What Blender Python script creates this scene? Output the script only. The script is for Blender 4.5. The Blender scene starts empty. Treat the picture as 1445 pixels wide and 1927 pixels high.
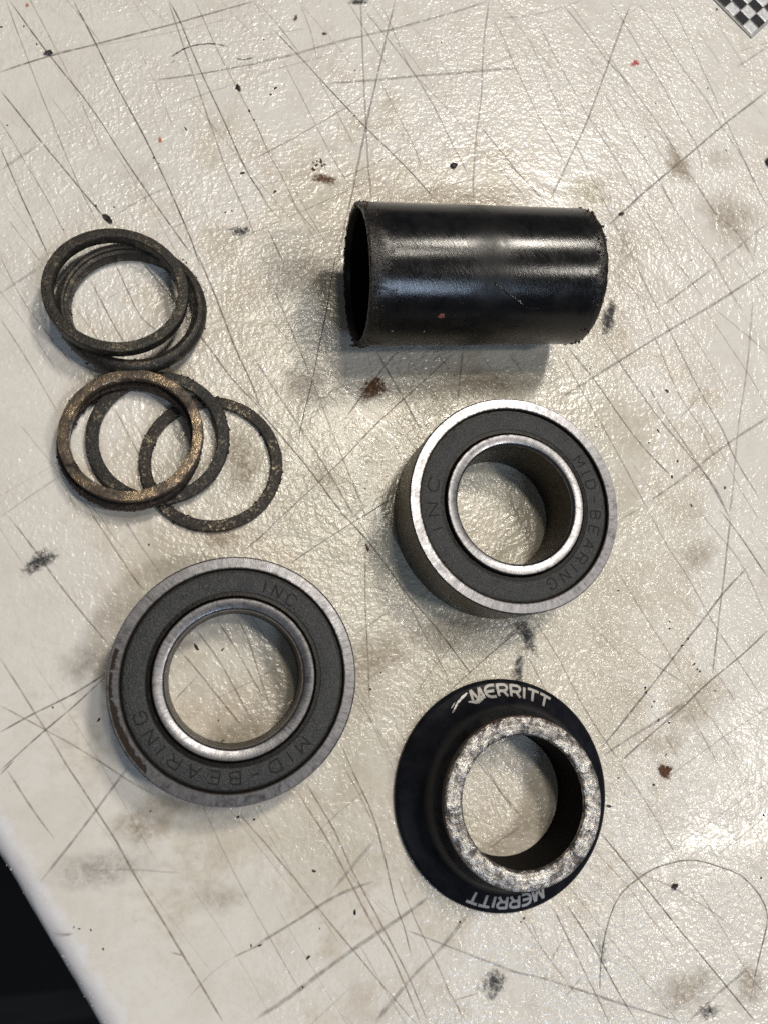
import bpy, bmesh, math, random
from mathutils import Vector, Matrix, noise
random.seed(7)
S = 0.001                       # all shapes below are given in millimetres
scene = bpy.context.scene
COL = scene.collection

# ------------------------------------------------------------------ camera
cam_d = bpy.data.cameras.new('camera')
cam = bpy.data.objects.new('camera', cam_d); COL.objects.link(cam)
cam.location = (0, 0, 140.03*S)
cam.matrix_world = Matrix.Translation((0, 0, 140.03*S)) @ Matrix.Rotation(0.202, 4, 'X') @ Matrix.Rotation(-0.214, 4, 'Y')
cam_d.sensor_fit = 'VERTICAL'; cam_d.sensor_height = 36.0
cam_d.lens = 36.0*1397.5/1927.0
cam_d.clip_start = 0.005; cam_d.clip_end = 20
cam_d.dof.use_dof = True
cam_d.dof.focus_distance = 0.150
cam_d.dof.aperture_fstop = 24.0
scene.camera = cam

# ------------------------------------------------------------------ light: a dim workshop, strip lamps overhead, a cool window, an added cool fill
world = bpy.data.worlds.new('World'); scene.world = world; world.use_nodes = True
bg = world.node_tree.nodes['Background']
bg.inputs[0].default_value = (0.80, 0.84, 0.92, 1); bg.inputs[1].default_value = 0.05

def lamp(name, slope, dist, sx, sy, power, col, rot=0.0):
    d = bpy.data.lights.new(name, 'AREA'); d.shape = 'RECTANGLE'; d.size = sx; d.size_y = sy
    d.energy = power; d.color = col
    o = bpy.data.objects.new(name, d); COL.objects.link(o)
    base = Vector((0.045, 0.035, 0))
    v = Vector((slope[0], slope[1], 1)).normalized()
    o.location = base + v*dist
    o.rotation_euler = v.to_track_quat('Z', 'X').to_euler()
    o.rotation_euler.rotate_axis('Z', rot)
    return o
lamp('ceiling_lamp', (0.05, 0.37), 1.6, 0.16, 0.11, 3.2, (1.0, 0.90, 0.74))
lamp('ceiling_lamp', (0.42, 0.54), 1.6, 0.22, 0.17, 10.4, (1.0, 0.93, 0.82))
lamp('ceiling_lamp', (0.20, 0.17), 1.6, 0.14, 0.12, 3.9, (1.0, 0.93, 0.82))
lamp('ceiling_lamp', (0.66, -0.24), 1.7, 0.20, 0.12, 6.0, (1.0, 0.94, 0.85))
lamp('window_and_fill_light', (0.40, -0.95), 1.9, 0.6, 0.14, 6.5, (0.62, 0.77, 1.0))
lamp('window_and_fill_light', (-0.50, -0.55), 2.2, 0.9, 0.9, 1.2, (0.78, 0.88, 1.0))  # added soft cool fill from the left, not a window

scene.cycles.use_denoising = False
scene.view_settings.view_transform = 'Standard'
scene.view_settings.look = 'None'
scene.view_settings.exposure = 0.11
scene.view_settings.gamma = 1.0

# ------------------------------------------------------------------ node helpers
class NT:
    def __init__(s, name, bump_default=None):
        s.m = bpy.data.materials.new(name); s.m.use_nodes = True
        s.t = s.m.node_tree; s.n = s.t.nodes; s.b = s.n['Principled BSDF']
        tc = s.n.new('ShaderNodeTexCoord'); mp = s.n.new('ShaderNodeVectorMath'); mp.operation = 'SCALE'
        mp.inputs['Scale'].default_value = 1000.0
        s.t.links.new(tc.outputs['Object'], mp.inputs[0]); s.co = mp.outputs[0]
    def link(s, a, b): s.t.links.new(a, b)
    def put(s, sock, v):
        if hasattr(v, 'node'): s.link(v, sock)
        else: sock.default_value = v
    def vscale(s, v, co=None):
        n = s.n.new('ShaderNodeVectorMath'); n.operation = 'MULTIPLY'; s.link(co or s.co, n.inputs[0]); n.inputs[1].default_value = v
        return n.outputs[0]
    def noise(s, scale, detail=3, rough=.55, dist=0.0, co=None, typ='FBM'):
        n = s.n.new('ShaderNodeTexNoise'); n.inputs['Scale'].default_value = scale; n.inputs['Detail'].default_value = detail
        n.inputs['Roughness'].default_value = rough; n.inputs['Distortion'].default_value = dist
        s.link(co or s.co, n.inputs['Vector']); return n.outputs['Fac']
    def voro(s, scale, co=None, feature='F1', rnd=1.0, out='Distance'):
        n = s.n.new('ShaderNodeTexVoronoi'); n.feature = feature; n.inputs['Scale'].default_value = scale
        n.inputs['Randomness'].default_value = rnd; s.link(co or s.co, n.inputs['Vector']); return n.outputs[out]
    def ramp(s, f, stops):
        n = s.n.new('ShaderNodeValToRGB'); e = n.color_ramp.elements
        while len(e) < len(stops): e.new(0.5)
        for q, (p, c) in zip(e, stops):
            q.position = p; q.color = (c, c, c, 1) if isinstance(c, (int, float)) else (*c, 1)
        s.link(f, n.inputs[0]); return n.outputs[0]
    def mix(s, f, a, b, mode='MIX'):
        n = s.n.new('ShaderNodeMix'); n.data_type = 'RGBA'; n.blend_type = mode
        s.put(n.inputs[0], f)
        for k, v in ((6, a), (7, b)):
            if hasattr(v, 'node'): s.link(v, n.inputs[k])
            else: n.inputs[k].default_value = (*v, 1) if len(v) == 3 else v
        return n.outputs[2]
    def math(s, op, a, b=0.0, clamp=False):
        n = s.n.new('ShaderNodeMath'); n.operation = op; n.use_clamp = clamp
        s.put(n.inputs[0], a); s.put(n.inputs[1], b); return n.outputs[0]
    def sep(s, co=None):
        n = s.n.new('ShaderNodeSeparateXYZ'); s.link(co or s.co, n.inputs[0]); return n.outputs
    def comb(s, x, y, z):
        n = s.n.new('ShaderNodeCombineXYZ')
        for i, v in enumerate((x, y, z)): s.put(n.inputs[i], v)
        return n.outputs[0]
    def polar(s):                    # angle and radius round the object's own axis
        x, y, z = s.sep()
        a = s.math('ARCTAN2', y, x); r = s.math('SQRT', s.math('ADD', s.math('MULTIPLY', x, x), s.math('MULTIPLY', y, y)))
        return a, r, z
    def bump(s, h, strength, dist_mm, normal=None):
        n = s.n.new('ShaderNodeBump'); n.inputs['Strength'].default_value = strength; n.inputs['Distance'].default_value = dist_mm*S
        s.link(h, n.inputs['Height'])
        if normal is not None: s.link(normal, n.inputs['Normal'])
        return n.outputs[0]
    def attr(s, name, out='Fac'):
        n = s.n.new('ShaderNodeAttribute'); n.attribute_name = name; return n.outputs[out]
    def done(s, color=None, metal=None, rough=None, normal=None, spec=None, coat=None):
        b = s.b
        if color is not None: s.put(b.inputs['Base Color'], color if hasattr(color, 'node') else (*color, 1))
        if metal is not None: s.put(b.inputs['Metallic'], metal)
        if rough is not None: s.put(b.inputs['Roughness'], rough)
        if normal is not None: s.link(normal, b.inputs['Normal'])
        if spec is not None: s.put(b.inputs['Specular IOR Level'], spec)
        if coat is not None: s.put(b.inputs['Coat Weight'], coat)
        return s.m

# ------------------------------------------------------------------ materials
# the worktop's flat edge runs through EDGE0 in direction EDIR, ENRM points off the board
EDGE0 = Vector((-35.8, -21.0)); EDIR = Vector((20.99, -34.79)).normalized(); ENRM = Vector((EDIR.y, -EDIR.x))
def mat_board():
    k = NT('board_plastic')
    # distance inside the edge (mm), in the slab's own frame = world frame
    x, y, z = k.sep()
    d = k.math('ADD', k.math('MULTIPLY', x, ENRM.x), k.math('MULTIPLY', y, ENRM.y))
    d = k.math('SUBTRACT', d, EDGE0.x*ENRM.x + EDGE0.y*ENRM.y)          # >0 past the edge
    n1 = k.noise(.022, 4, .6); n2 = k.noise(.11, 5, .62, .6); n3 = k.noise(.8, 4, .6)
    c = k.mix(k.ramp(n1, [(.35, 0), (.66, 1)]), (.715, .69, .64), (.66, .615, .545))
    c = k.mix(k.ramp(n2, [(.44, 0), (.74, .95)]), c, (.50, .44, .36))
    c = k.mix(k.ramp(n3, [(.48, 0), (.78, .65)]), c, (.47, .42, .36))
    n4 = k.noise(3.2, 3, .6)
    c = k.mix(k.ramp(n4, [(.64, 0), (.80, .35)]), c, (.42, .37, .31))
    n5 = k.noise(.35, 5, .7, 1.2, co=k.vscale((1.0, 1.5, 1)))
    c = k.mix(k.ramp(n5, [(.58, 0), (.82, .35)]), c, (.50, .49, .47))
    # the middle of the board, where greasy parts are laid, is stained yellow-grey
    mx = k.math('MULTIPLY', k.math('SUBTRACT', x, 40.0), 1/66.0); my = k.math('MULTIPLY', k.math('SUBTRACT', y, 28.0), 1/88.0)
    rr = k.math('SQRT', k.math('ADD', k.math('MULTIPLY', mx, mx), k.math('MULTIPLY', my, my)))
    rr = k.math('ADD', rr, k.math('MULTIPLY', k.math('SUBTRACT', k.noise(.05, 5, .65, .5), .5), 1.5))
    c = k.mix(k.ramp(rr, [(.10, .90), (.95, 0)]), c, (.475, .45, .365))
    c = k.mix(k.ramp(rr, [(.85, 0), (1.45, .6)]), c, (.725, .71, .68))
    # clean, less handled plastic along the rounded edge
    en = k.math('ADD', d, k.math('MULTIPLY', k.math('SUBTRACT', k.noise(.35, 5, .65), .5), 7.0))
    c = k.mix(k.ramp(k.math('ADD', k.math('MULTIPLY', en, .12), .44), [(.35, 0), (.62, 1)]), c, (.74, .73, .76))
    # moulded pebble grain, worn flat in patches
    g1 = k.noise(.85, 1, .5, .5); g2 = k.noise(1.5, 1, .5, .4); g3 = k.noise(3.0, 1, .5)
    hgt = k.math('ADD', k.math('MULTIPLY', g1, 1.0), k.math('MULTIPLY', g2, .55))
    hgt = k.math('ADD', hgt, k.math('MULTIPLY', g3, .05))
    wear = k.ramp(k.noise(.035, 5, .65, .6), [(.38, .18), (.60, 1)])
    # the worn corner: grain fades out towards the lower left of the board
    corner = k.ramp(k.math('ADD', k.math('MULTIPLY', d, -.0105), .04), [(.08, .12), (.75, 1)])
    hgt = k.math('MULTIPLY', hgt, k.math('MULTIPLY', wear, corner))
    hgt = k.math('ADD', hgt, k.math('MULTIPLY', k.noise(6.0, 2, .6), .02))
    hgt = k.math('ADD', hgt, k.math('MULTIPLY', k.noise(1.0, 2, .6, co=k.vscale((.15, 4, 1), k.vscale((1, 1, 1)))), .03))
    nb = k.bump(hgt, 1.0, .35)
    r = k.ramp(k.noise(.5, 4, .6), [(.3, .15), (.7, .28)])
    return k.done(c, 0, r, nb, .62)

def mat_grime():
    k = NT('grime')
    cov = k.attr('cov'); col = k.attr('tint', 'Color')
    n = k.noise(1.1, 6, .75, .5); n2 = k.noise(6.0, 2, .6)
    rag = k.attr('rag')                      # 0: even line, 1: ragged patch
    m = k.math('SUBTRACT', k.math('MULTIPLY', k.math('ADD', n, k.math('MULTIPLY', k.math('SUBTRACT', n2, .5), .45)), 2.1), .72)
    patch = k.math('MULTIPLY', k.math('ADD', k.math('SUBTRACT', m, .62), cov), 1.5, True)
    patch = k.math('MULTIPLY', patch, k.math('MULTIPLY', cov, 1.6, True), True)
    line = k.math('MULTIPLY', cov, k.ramp(k.noise(.55, 4, .7), [(.30, .22), (.62, 1)]))
    a = k.math('ADD', k.math('MULTIPLY', patch, rag), k.math('MULTIPLY', line, k.math('SUBTRACT', 1.0, rag)), True)
    k.done(col, 0, .62, None, .2)
    tr = k.n.new('ShaderNodeBsdfTransparent'); mx = k.n.new('ShaderNodeMixShader')
    k.link(a, mx.inputs[0]); k.link(tr.outputs[0], mx.inputs[1]); k.link(k.b.outputs[0], mx.inputs[2])
    k.link(mx.outputs[0], k.n['Material Output'].inputs['Surface'])
    return k.m

def mat_steel(name='ground_steel', base=(.22, .22, .235), rust=.6, rough=(.24, .42)):
    k = NT(name)
    a, r, z = k.polar()
    rad = k.comb(k.math('MULTIPLY', a, 34.0), k.math('MULTIPLY', r, .35), k.math('MULTIPLY', z, .35))
    n1 = k.noise(1.0, 4, .75, co=rad)                       # radial grinding marks
    n2 = k.noise(.9, 4, .6, .4)
    ci = k.comb(k.math('MULTIPLY', a, .8), k.math('MULTIPLY', r, 14.0), k.math('MULTIPLY', z, 9.0))
    n3 = k.noise(1.0, 3, .65, co=ci)
    c = k.mix(k.ramp(n1, [(.34, 0), (.68, 1)]), tuple(v*.85 for v in base), tuple(min(1, v*1.5) for v in base))
    c = k.mix(k.ramp(n2, [(.44, 0), (.74, .6)]), c, tuple(v*.55 for v in base))
    c = k.mix(k.ramp(k.noise(1.3, 5, .75), [(.60, 0), (.72, rust)]), c, (.16, .10, .065))
    # grime caught beside the seal lips and the outer corner
    rn = k.math('ADD', r, k.math('MULTIPLY', k.math('SUBTRACT', k.noise(1.1, 5, .7), .5), 1.1))
    e1 = k.ramp(k.math('MULTIPLY', k.math('ABSOLUTE', k.math('SUBTRACT', rn, 18.55)), 1.0), [(.06, .8), (.34, 0)])
    e2 = k.ramp(k.math('MULTIPLY', k.math('ABSOLUTE', k.math('SUBTRACT', rn, 13.45)), 1.0), [(.05, .8), (.36, 0)])
    gm = k.math('MAXIMUM', e1, e2)
    c = k.mix(gm, c, (.055, .042, .032))
    h = k.math('ADD', k.math('MULTIPLY', n1, 1.0), k.math('MULTIPLY', n3, .4))
    rg = k.math('ADD', k.ramp(n2, [(.3, rough[0]), (.7, rough[1])]), k.math('MULTIPLY', gm, .2))
    return k.done(c, k.math('SUBTRACT', .95, k.math('MULTIPLY', gm, .5)), rg, k.bump(h, .32, .05))

def mat_rubber():
    k = NT('seal_rubber')
    n = k.noise(2.6, 3, .75); n2 = k.noise(.5, 4, .6); n3 = k.voro(2.6)
    c = k.mix(k.ramp(n2, [(.35, 0), (.7, 1)]), (.018, .020, .023), (.034, .035, .037))
    c = k.mix(k.ramp(n, [(.55, 0), (.70, .8)]), c, (.105, .105, .105))
    return k.done(c, 0, .50, k.bump(k.math('ADD', n, k.math('MULTIPLY', n3, .3)), 1.0, .22), .5)

def mat_plain(name, c, rough, metal=0.0, bump=.3, sc=2.0, spec=.5):
    k = NT(name)
    n = k.noise(sc, 4, .65)
    cc = k.mix(k.ramp(n, [(.3, 0), (.75, 1)]), tuple(v*.7 for v in c), tuple(v*1.35 for v in c))
    return k.done(cc, metal, rough, k.bump(n, bump, .08), spec)

def mat_tube():
    k = NT('black_tube_paint')
    x, y, z = k.sep()
    n1 = k.noise(.35, 5, .65, .3); n2 = k.noise(3.0, 4, .7); n3 = k.noise(9, 2, .6)
    st = k.noise(1.0, 3, .7, co=k.comb(k.math('ADD', k.math('MULTIPLY', x, 2.6), k.math('MULTIPLY', y, 1.6)), k.math('MULTIPLY', y, .5), k.math('MULTIPLY', z, 2.0)))
    c = k.mix(k.ramp(n1, [(.35, 0), (.72, 1)]), (.004, .0045, .006), (.012, .0115, .0115))
    # dried dirt creeping in from both ends and along the underside
    e1 = k.ramp(k.math('ADD', k.math('MULTIPLY', x, .11), k.math('MULTIPLY', k.math('SUBTRACT', n1, .5), 1.3)), [(.0, 1), (.40, 0)])
    e2 = k.ramp(k.math('ADD', k.math('MULTIPLY', k.math('SUBTRACT', 45.5, x), .14), k.math('MULTIPLY', k.math('SUBTRACT', n1, .5), 1.3)), [(.0, 1), (.40, 0)])
    dirt = k.math('MULTIPLY', k.math('MAXIMUM', e1, e2), k.ramp(n2, [(.38, .15), (.62, 1)]))
    low = k.math('MULTIPLY', k.ramp(k.math('MULTIPLY', k.math('ABSOLUTE', y), .076), [(.80, 0), (1.0, .7)]), k.ramp(n1, [(.3, .3), (.65, 1)]))
    dirt = k.math('MAXIMUM', dirt, low)
    c = k.mix(dirt, c, (.022, .017, .012))
    c = k.mix(k.ramp(n3, [(.70, 0), (.76, .35)]), c, (.10, .09, .08))
    # greasy band round the middle takes the gloss off
    band = k.ramp(k.math('ADD', k.math('MULTIPLY', k.math('ABSOLUTE', k.math('SUBTRACT', x, 22.5)), .16), k.math('MULTIPLY', k.math('SUBTRACT', n1, .5), 1.8)), [(.02, 1), (.80, 0)])
    rg = k.math('ADD', k.ramp(n1, [(.3, .15), (.75, .23)]), k.math('MULTIPLY', band, .16))
    rg = k.math('ADD', rg, k.math('MULTIPLY', dirt, .22), True)
    h = k.math('ADD', k.math('MULTIPLY', st, .8), k.math('ADD', k.math('MULTIPLY', n2, k.math('ADD', k.math('MULTIPLY', dirt, 3.0), .5)), k.math('MULTIPLY', n3, .25)))
    sp = k.math('SUBTRACT', k.math('SUBTRACT', .42, k.math('MULTIPLY', band, .20)), k.math('MULTIPLY', dirt, .18))
    rg = k.math('ADD', rg, k.math('MULTIPLY', k.math('SUBTRACT', st, .5), .22), True)
    return k.done(c, 0, rg, k.bump(h, .42, .05), sp)

def mat_anodised():
    k = NT('black_anodised')
    a, r, z = k.polar()
    tur = k.noise(1.0, 2, .5, co=k.comb(k.math('MULTIPLY', a, .4), k.math('MULTIPLY', r, 7.0), k.math('MULTIPLY', z, 2.0)))
    n = k.noise(.4, 4, .6); sp = k.noise(5, 2, .6)
    c = k.mix(k.ramp(n, [(.35, 0), (.7, 1)]), (.0065, .007, .010), (.013, .014, .019))
    c = k.mix(k.ramp(sp, [(.74, 0), (.80, .4)]), c, (.12, .11, .10))
    return k.done(c, 0, k.ramp(n, [(.3, .18), (.7, .28)]), k.bump(tur, .25, .03), .17)

def mat_worn_face():
    k = NT('worn_bare_face')
    a, r, z = k.polar()
    n = k.noise(.30, 4, .62, 1.0); n2 = k.noise(.9, 4, .68, .8)
    st = k.noise(1.0, 3, .65, co=k.comb(k.math('MULTIPLY', a, 13.0), k.math('MULTIPLY', r, .45), 0.0))      # radial scuffs
    ci = k.noise(1.0, 3, .65, co=k.comb(k.math('MULTIPLY', a, 1.2), k.math('MULTIPLY', r, 2.6), 0.0))       # turning marks
    f = k.math('ADD', k.math('MULTIPLY', n, .50), k.math('ADD', k.math('MULTIPLY', ci, .25), k.math('MULTIPLY', st, .25)))
    c = k.mix(k.ramp(f, [(.42, 0), (.58, 1)]), (.11, .10, .097), (.60, .575, .54))
    c = k.mix(k.ramp(n2, [(.55, 0), (.66, .85)]), c, (.050, .040, .034))
    h = k.math('ADD', k.math('MULTIPLY', n, 2.0), k.math('ADD', k.math('MULTIPLY', ci, .45), k.math('MULTIPLY', st, .45)))
    h = k.math('ADD', h, k.math('MULTIPLY', n2, .5))
    return k.done(c, .92, k.ramp(n2, [(.4, .33), (.64, .5)]), k.bump(h, 1.0, .30))

def mat_ring(name, dark, mid, shine, f0=.52, metal=.8, rough=(.55, .30), bump=.16, wt=.55):
    k = NT(name)
    n = k.noise(.30, 4, .62, .5); n2 = k.noise(1.7, 4, .68, .3); n3 = k.noise(3.6, 2, .6)
    f = k.math('ADD', k.math('MULTIPLY', n, 1-wt), k.math('MULTIPLY', n2, wt))
    c = k.mix(k.ramp(f, [(f0-.13, 0), (f0, 1)]), dark, mid)
    c = k.mix(k.ramp(f, [(f0, 0), (f0+.11, 1)]), c, shine)
    m = k.ramp(f, [(f0-.1, .15), (f0+.08, metal)])
    h = k.math('ADD', n2, k.math('MULTIPLY', n3, .6))
    return k.done(c, m, k.ramp(f, [(f0-.1, rough[0]), (f0+.1, rough[1])]), k.bump(h, 1.0, bump))

M = dict(
    board=mat_board(), grime=mat_grime(), steel=mat_steel(), rubber=mat_rubber(), tube=mat_tube(), black=mat_anodised(), face=mat_worn_face(),
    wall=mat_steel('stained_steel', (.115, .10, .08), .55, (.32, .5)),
    bore=mat_steel('shaded_bore_steel', (.075, .066, .055), .35, (.40, .55)),  # brownish bore steel, darkened so its colour carries the shade in the hole
    bore_black=mat_plain('shaded_bore', (.006, .005, .005), .8, 0, .6, 1.5, .1),  # shade inside tube and cone put into a near-black colour
    groove=mat_plain('greasy_groove', (.007, .006, .005), .42, 0, 1.0, 1.8, .25),
    rust=mat_plain('rust_flake', (.085, .036, .016), .75, 0, .8, 3),
    crust=mat_plain('dark_crust', (.026, .016, .011), .7, 0, .8, 3),
    soot=mat_plain('black_grit', (.012, .011, .012), .55, 0, .6, 3),
    letters=mat_plain('engraved_letters', (.34, .33, .32), .5, .55, .5, 5),
    press=mat_plain('pressed_letters', (.016, .016, .017), .75, 0, .4, 5, .2),
    scuff=mat_plain('scuffed_metal', (.42, .42, .42), .45, .7, 1.0, 2),
    ridge=mat_plain('torn_paint', (.02, .021, .026), .22, 0, .6, 3, .8),
    pellet=mat_plain('brown_pellet', (.13, .085, .07), .7, 0, .5, 2),
    red=mat_plain('red_paint', (.26, .085, .075), .6, 0, .5, 3),
    residue=mat_plain('brown_residue', (.028, .020, .016), .7, 0, .5, 1.5, .12),
    ring_dark=mat_ring('dark_oxide', (.007, .006, .005), (.028, .025, .021), (.15, .125, .09), .535, .6, (.50, .34), .12),
    ring_thin=mat_ring('worn_dark_steel', (.010, .008, .007), (.042, .035, .029), (.34, .295, .22), .545, .9, (.55, .28), .20),
    ring_grey=mat_ring('grey_oxide', (.008, .0075, .007), (.034, .032, .029), (.20, .17, .13), .55, .6, (.55, .38), .16),
    ring_bronze=mat_ring('bronzed_steel', (.016, .008, .006), (.14, .112, .088), (.50, .39, .27), .50, .95, (.42, .28), .07, .22),
    ring_brown=mat_ring('rusty_brown', (.008, .005, .004), (.026, .016, .012), (.12, .09, .07), .57, .5, (.6, .38), .24),
    white=mat_plain('silver_weave', (.62, .63, .66), .35, .35, .6, 1.2),
    carbon=mat_plain('black_weave', (.012, .013, .017), .3, 0, .6, 1.2),
    grey=mat_plain('grey_weave', (.33, .33, .33), .4, .2, .6, 1.2),
)
def mat_floor():
    k = NT('dark_floor')
    n = k.noise(.006, 5, .6, 1.0); n2 = k.noise(1.0, 3, .6, co=k.vscale((.0012, .012, .01)))
    c = k.mix(k.ramp(n, [(.45, 0), (.75, 1)]), (.0006, .0006, .0008), (.003, .003, .003))
    c = k.mix(k.ramp(n2, [(.56, 0), (.70, .9)]), c, (.030, .030, .028))
    return k.done(c, 0, .6, None, .3)
M['floor'] = mat_floor()

# ------------------------------------------------------------------ object helpers
def link(o, parent=None):
    COL.objects.link(o)
    if parent is not None: o.parent = parent
    return o
def thing(name, label, cat, loc, rot=(0, 0, 0), group=None):
    o = bpy.data.objects.new(name, None); link(o)
    o.empty_display_size = .01
    o.location = Vector(loc)*S; o.rotation_euler = rot
    o['label'] = label; o['category'] = cat
    if group: o['group'] = group
    return o
def obj(name, verts, faces, mat, parent=None, smooth=True, sharp=math.radians(35), label=None):
    me = bpy.data.meshes.new(name)
    me.from_pydata([Vector(v)*S for v in verts], [], faces)
    me.materials.append(mat)
    if smooth:
        me.shade_smooth()
        me.set_sharp_from_angle(angle=sharp)
    me.validate()
    o = link(bpy.data.objects.new(name, me), parent)
    if label: o['label'] = label
    return o
def nz(p, sc, seed=0.0):
    return noise.noise(Vector(p)*sc + Vector((seed, seed*1.7, -seed)))
def lathe(name, prof, mat, parent, seg=192, rough=None, closed=True, seed=0.0, sc=1.2, label=None, wob=0.0):
    """turned ring: prof is (r, z[, roughness]) in mm; rough nibbles the outline"""
    n = len(prof); vs = []; fs = []
    for i in range(seg):
        a = 2*math.pi*i/seg; ca, sa = math.cos(a), math.sin(a)
        for j, p in enumerate(prof):
            r, z = p[0], p[1]; am = p[2] if len(p) > 2 else 0.0
            if am:
                q = (r*ca, r*sa, z*2)
                d = nz(q, sc, seed)*.6 + nz(q, sc*3.1, seed+5)*.5
                d2 = nz(q, sc*1.4, seed+11)
                r += am*d; z += am*.6*d2
            if wob: r *= 1 + wob*math.cos(2*a + seed)
            vs.append((r*ca, r*sa, z))
    m = n if closed else n-1
    for i in range(seg):
        i2 = (i+1) % seg
        for j in range(m):
            j2 = (j+1) % n
            fs.append((i*n+j, i2*n+j, i2*n+j2, i*n+j2))
    return obj(name, vs, fs, mat, parent, label=label)

ICO = None
def lump_data(r, seed, squash=1.0, amp=.45):
    """an irregular crumb as (verts, faces)"""
    global ICO
    if ICO is None:
        bm = bmesh.new(); bmesh.ops.create_icosphere(bm, subdivisions=2, radius=1.0)
        ICO = ([v.co.copy() for v in bm.verts], [tuple(v.index for v in f.verts) for f in bm.faces]); bm.free()
    vs = []
    for v in ICO[0]:
        k = 1 + amp*2*nz(v, 1.3, seed) + amp*nz(v, 3.0, seed+3)
        vs.append(Vector((v.x*r*k, v.y*r*k, v.z*r*k*squash)))
    return vs, ICO[1]
ICO1 = None
def small_lump(r, seed, amp=.5):
    global ICO1
    if ICO1 is None:
        bm = bmesh.new(); bmesh.ops.create_icosphere(bm, subdivisions=1, radius=1.0)
        ICO1 = ([v.co.copy() for v in bm.verts], [tuple(v.index for v in f.verts) for f in bm.faces]); bm.free()
    return [v*r*(1+amp*2*nz(v, 1.7, seed)) for v in ICO1[0]], ICO1[1]
def join_lumps(name, items, mat, parent, label=None):
    """crusty crumbs grown on an edge: items are (centre, radius)"""
    vs = []; fs = []
    for i, (c, r) in enumerate(items):
        v, f = small_lump(r, i*1.37+len(items))
        o = len(vs); vs += [p+Vector(c) for p in v]; fs += [tuple(q+o for q in t) for t in f]
    o = obj(name, vs, fs, mat, parent, smooth=True, sharp=math.radians(60), label=label)
    o['kind'] = 'stuff'
    return o

TINT = {'d': (.115, .095, .085), 'g': (.22, .20, .195), 't': (.23, .165, .115), 'k': (.030, .032, .040), 'r': (.10, .040, .015),
        'y': (.42, .36, .20), 'R': (.50, .05, .05), 'o': (.48, .17, .08), 's': (.45, .45, .46), 'b': (.055, .042, .034)}
def grime_mesh(name, verts, faces, cov, tint, rag, parent, label=None):
    o = obj(name, verts, faces, M['grime'], parent, smooth=False, label=label)
    me = o.data
    a = me.attributes.new('cov', 'FLOAT', 'POINT'); a.data.foreach_set('value', cov)
    b = me.attributes.new('rag', 'FLOAT', 'POINT'); b.data.foreach_set('value', [rag]*len(verts))
    c = me.attributes.new('tint', 'FLOAT_COLOR', 'POINT'); c.data.foreach_set('color', [x for _ in verts for x in (*tint, 1.0)])
    return o
def spline(pts, step=2.0):
    """Catmull-Rom through the points"""
    P = [Vector(p) for p in pts]
    if len(P) == 2: P = [P[0], (P[0]+P[1])/2, P[1]]
    P = [P[0]*2-P[1]] + P + [P[-1]*2-P[-2]]
    out = []
    for i in range(1, len(P)-2):
        n = max(2, int((P[i+1]-P[i]).length/step))
        for k in range(n):
            t = k/n; a, b, c, d = P[i-1], P[i], P[i+1], P[i+2]
            out.append(.5*((2*b)+(c-a)*t+(2*a-5*b+4*c-d)*t*t+(3*b-a-3*c+d)*t**3))
    out.append(P[-2]); return out

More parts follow.
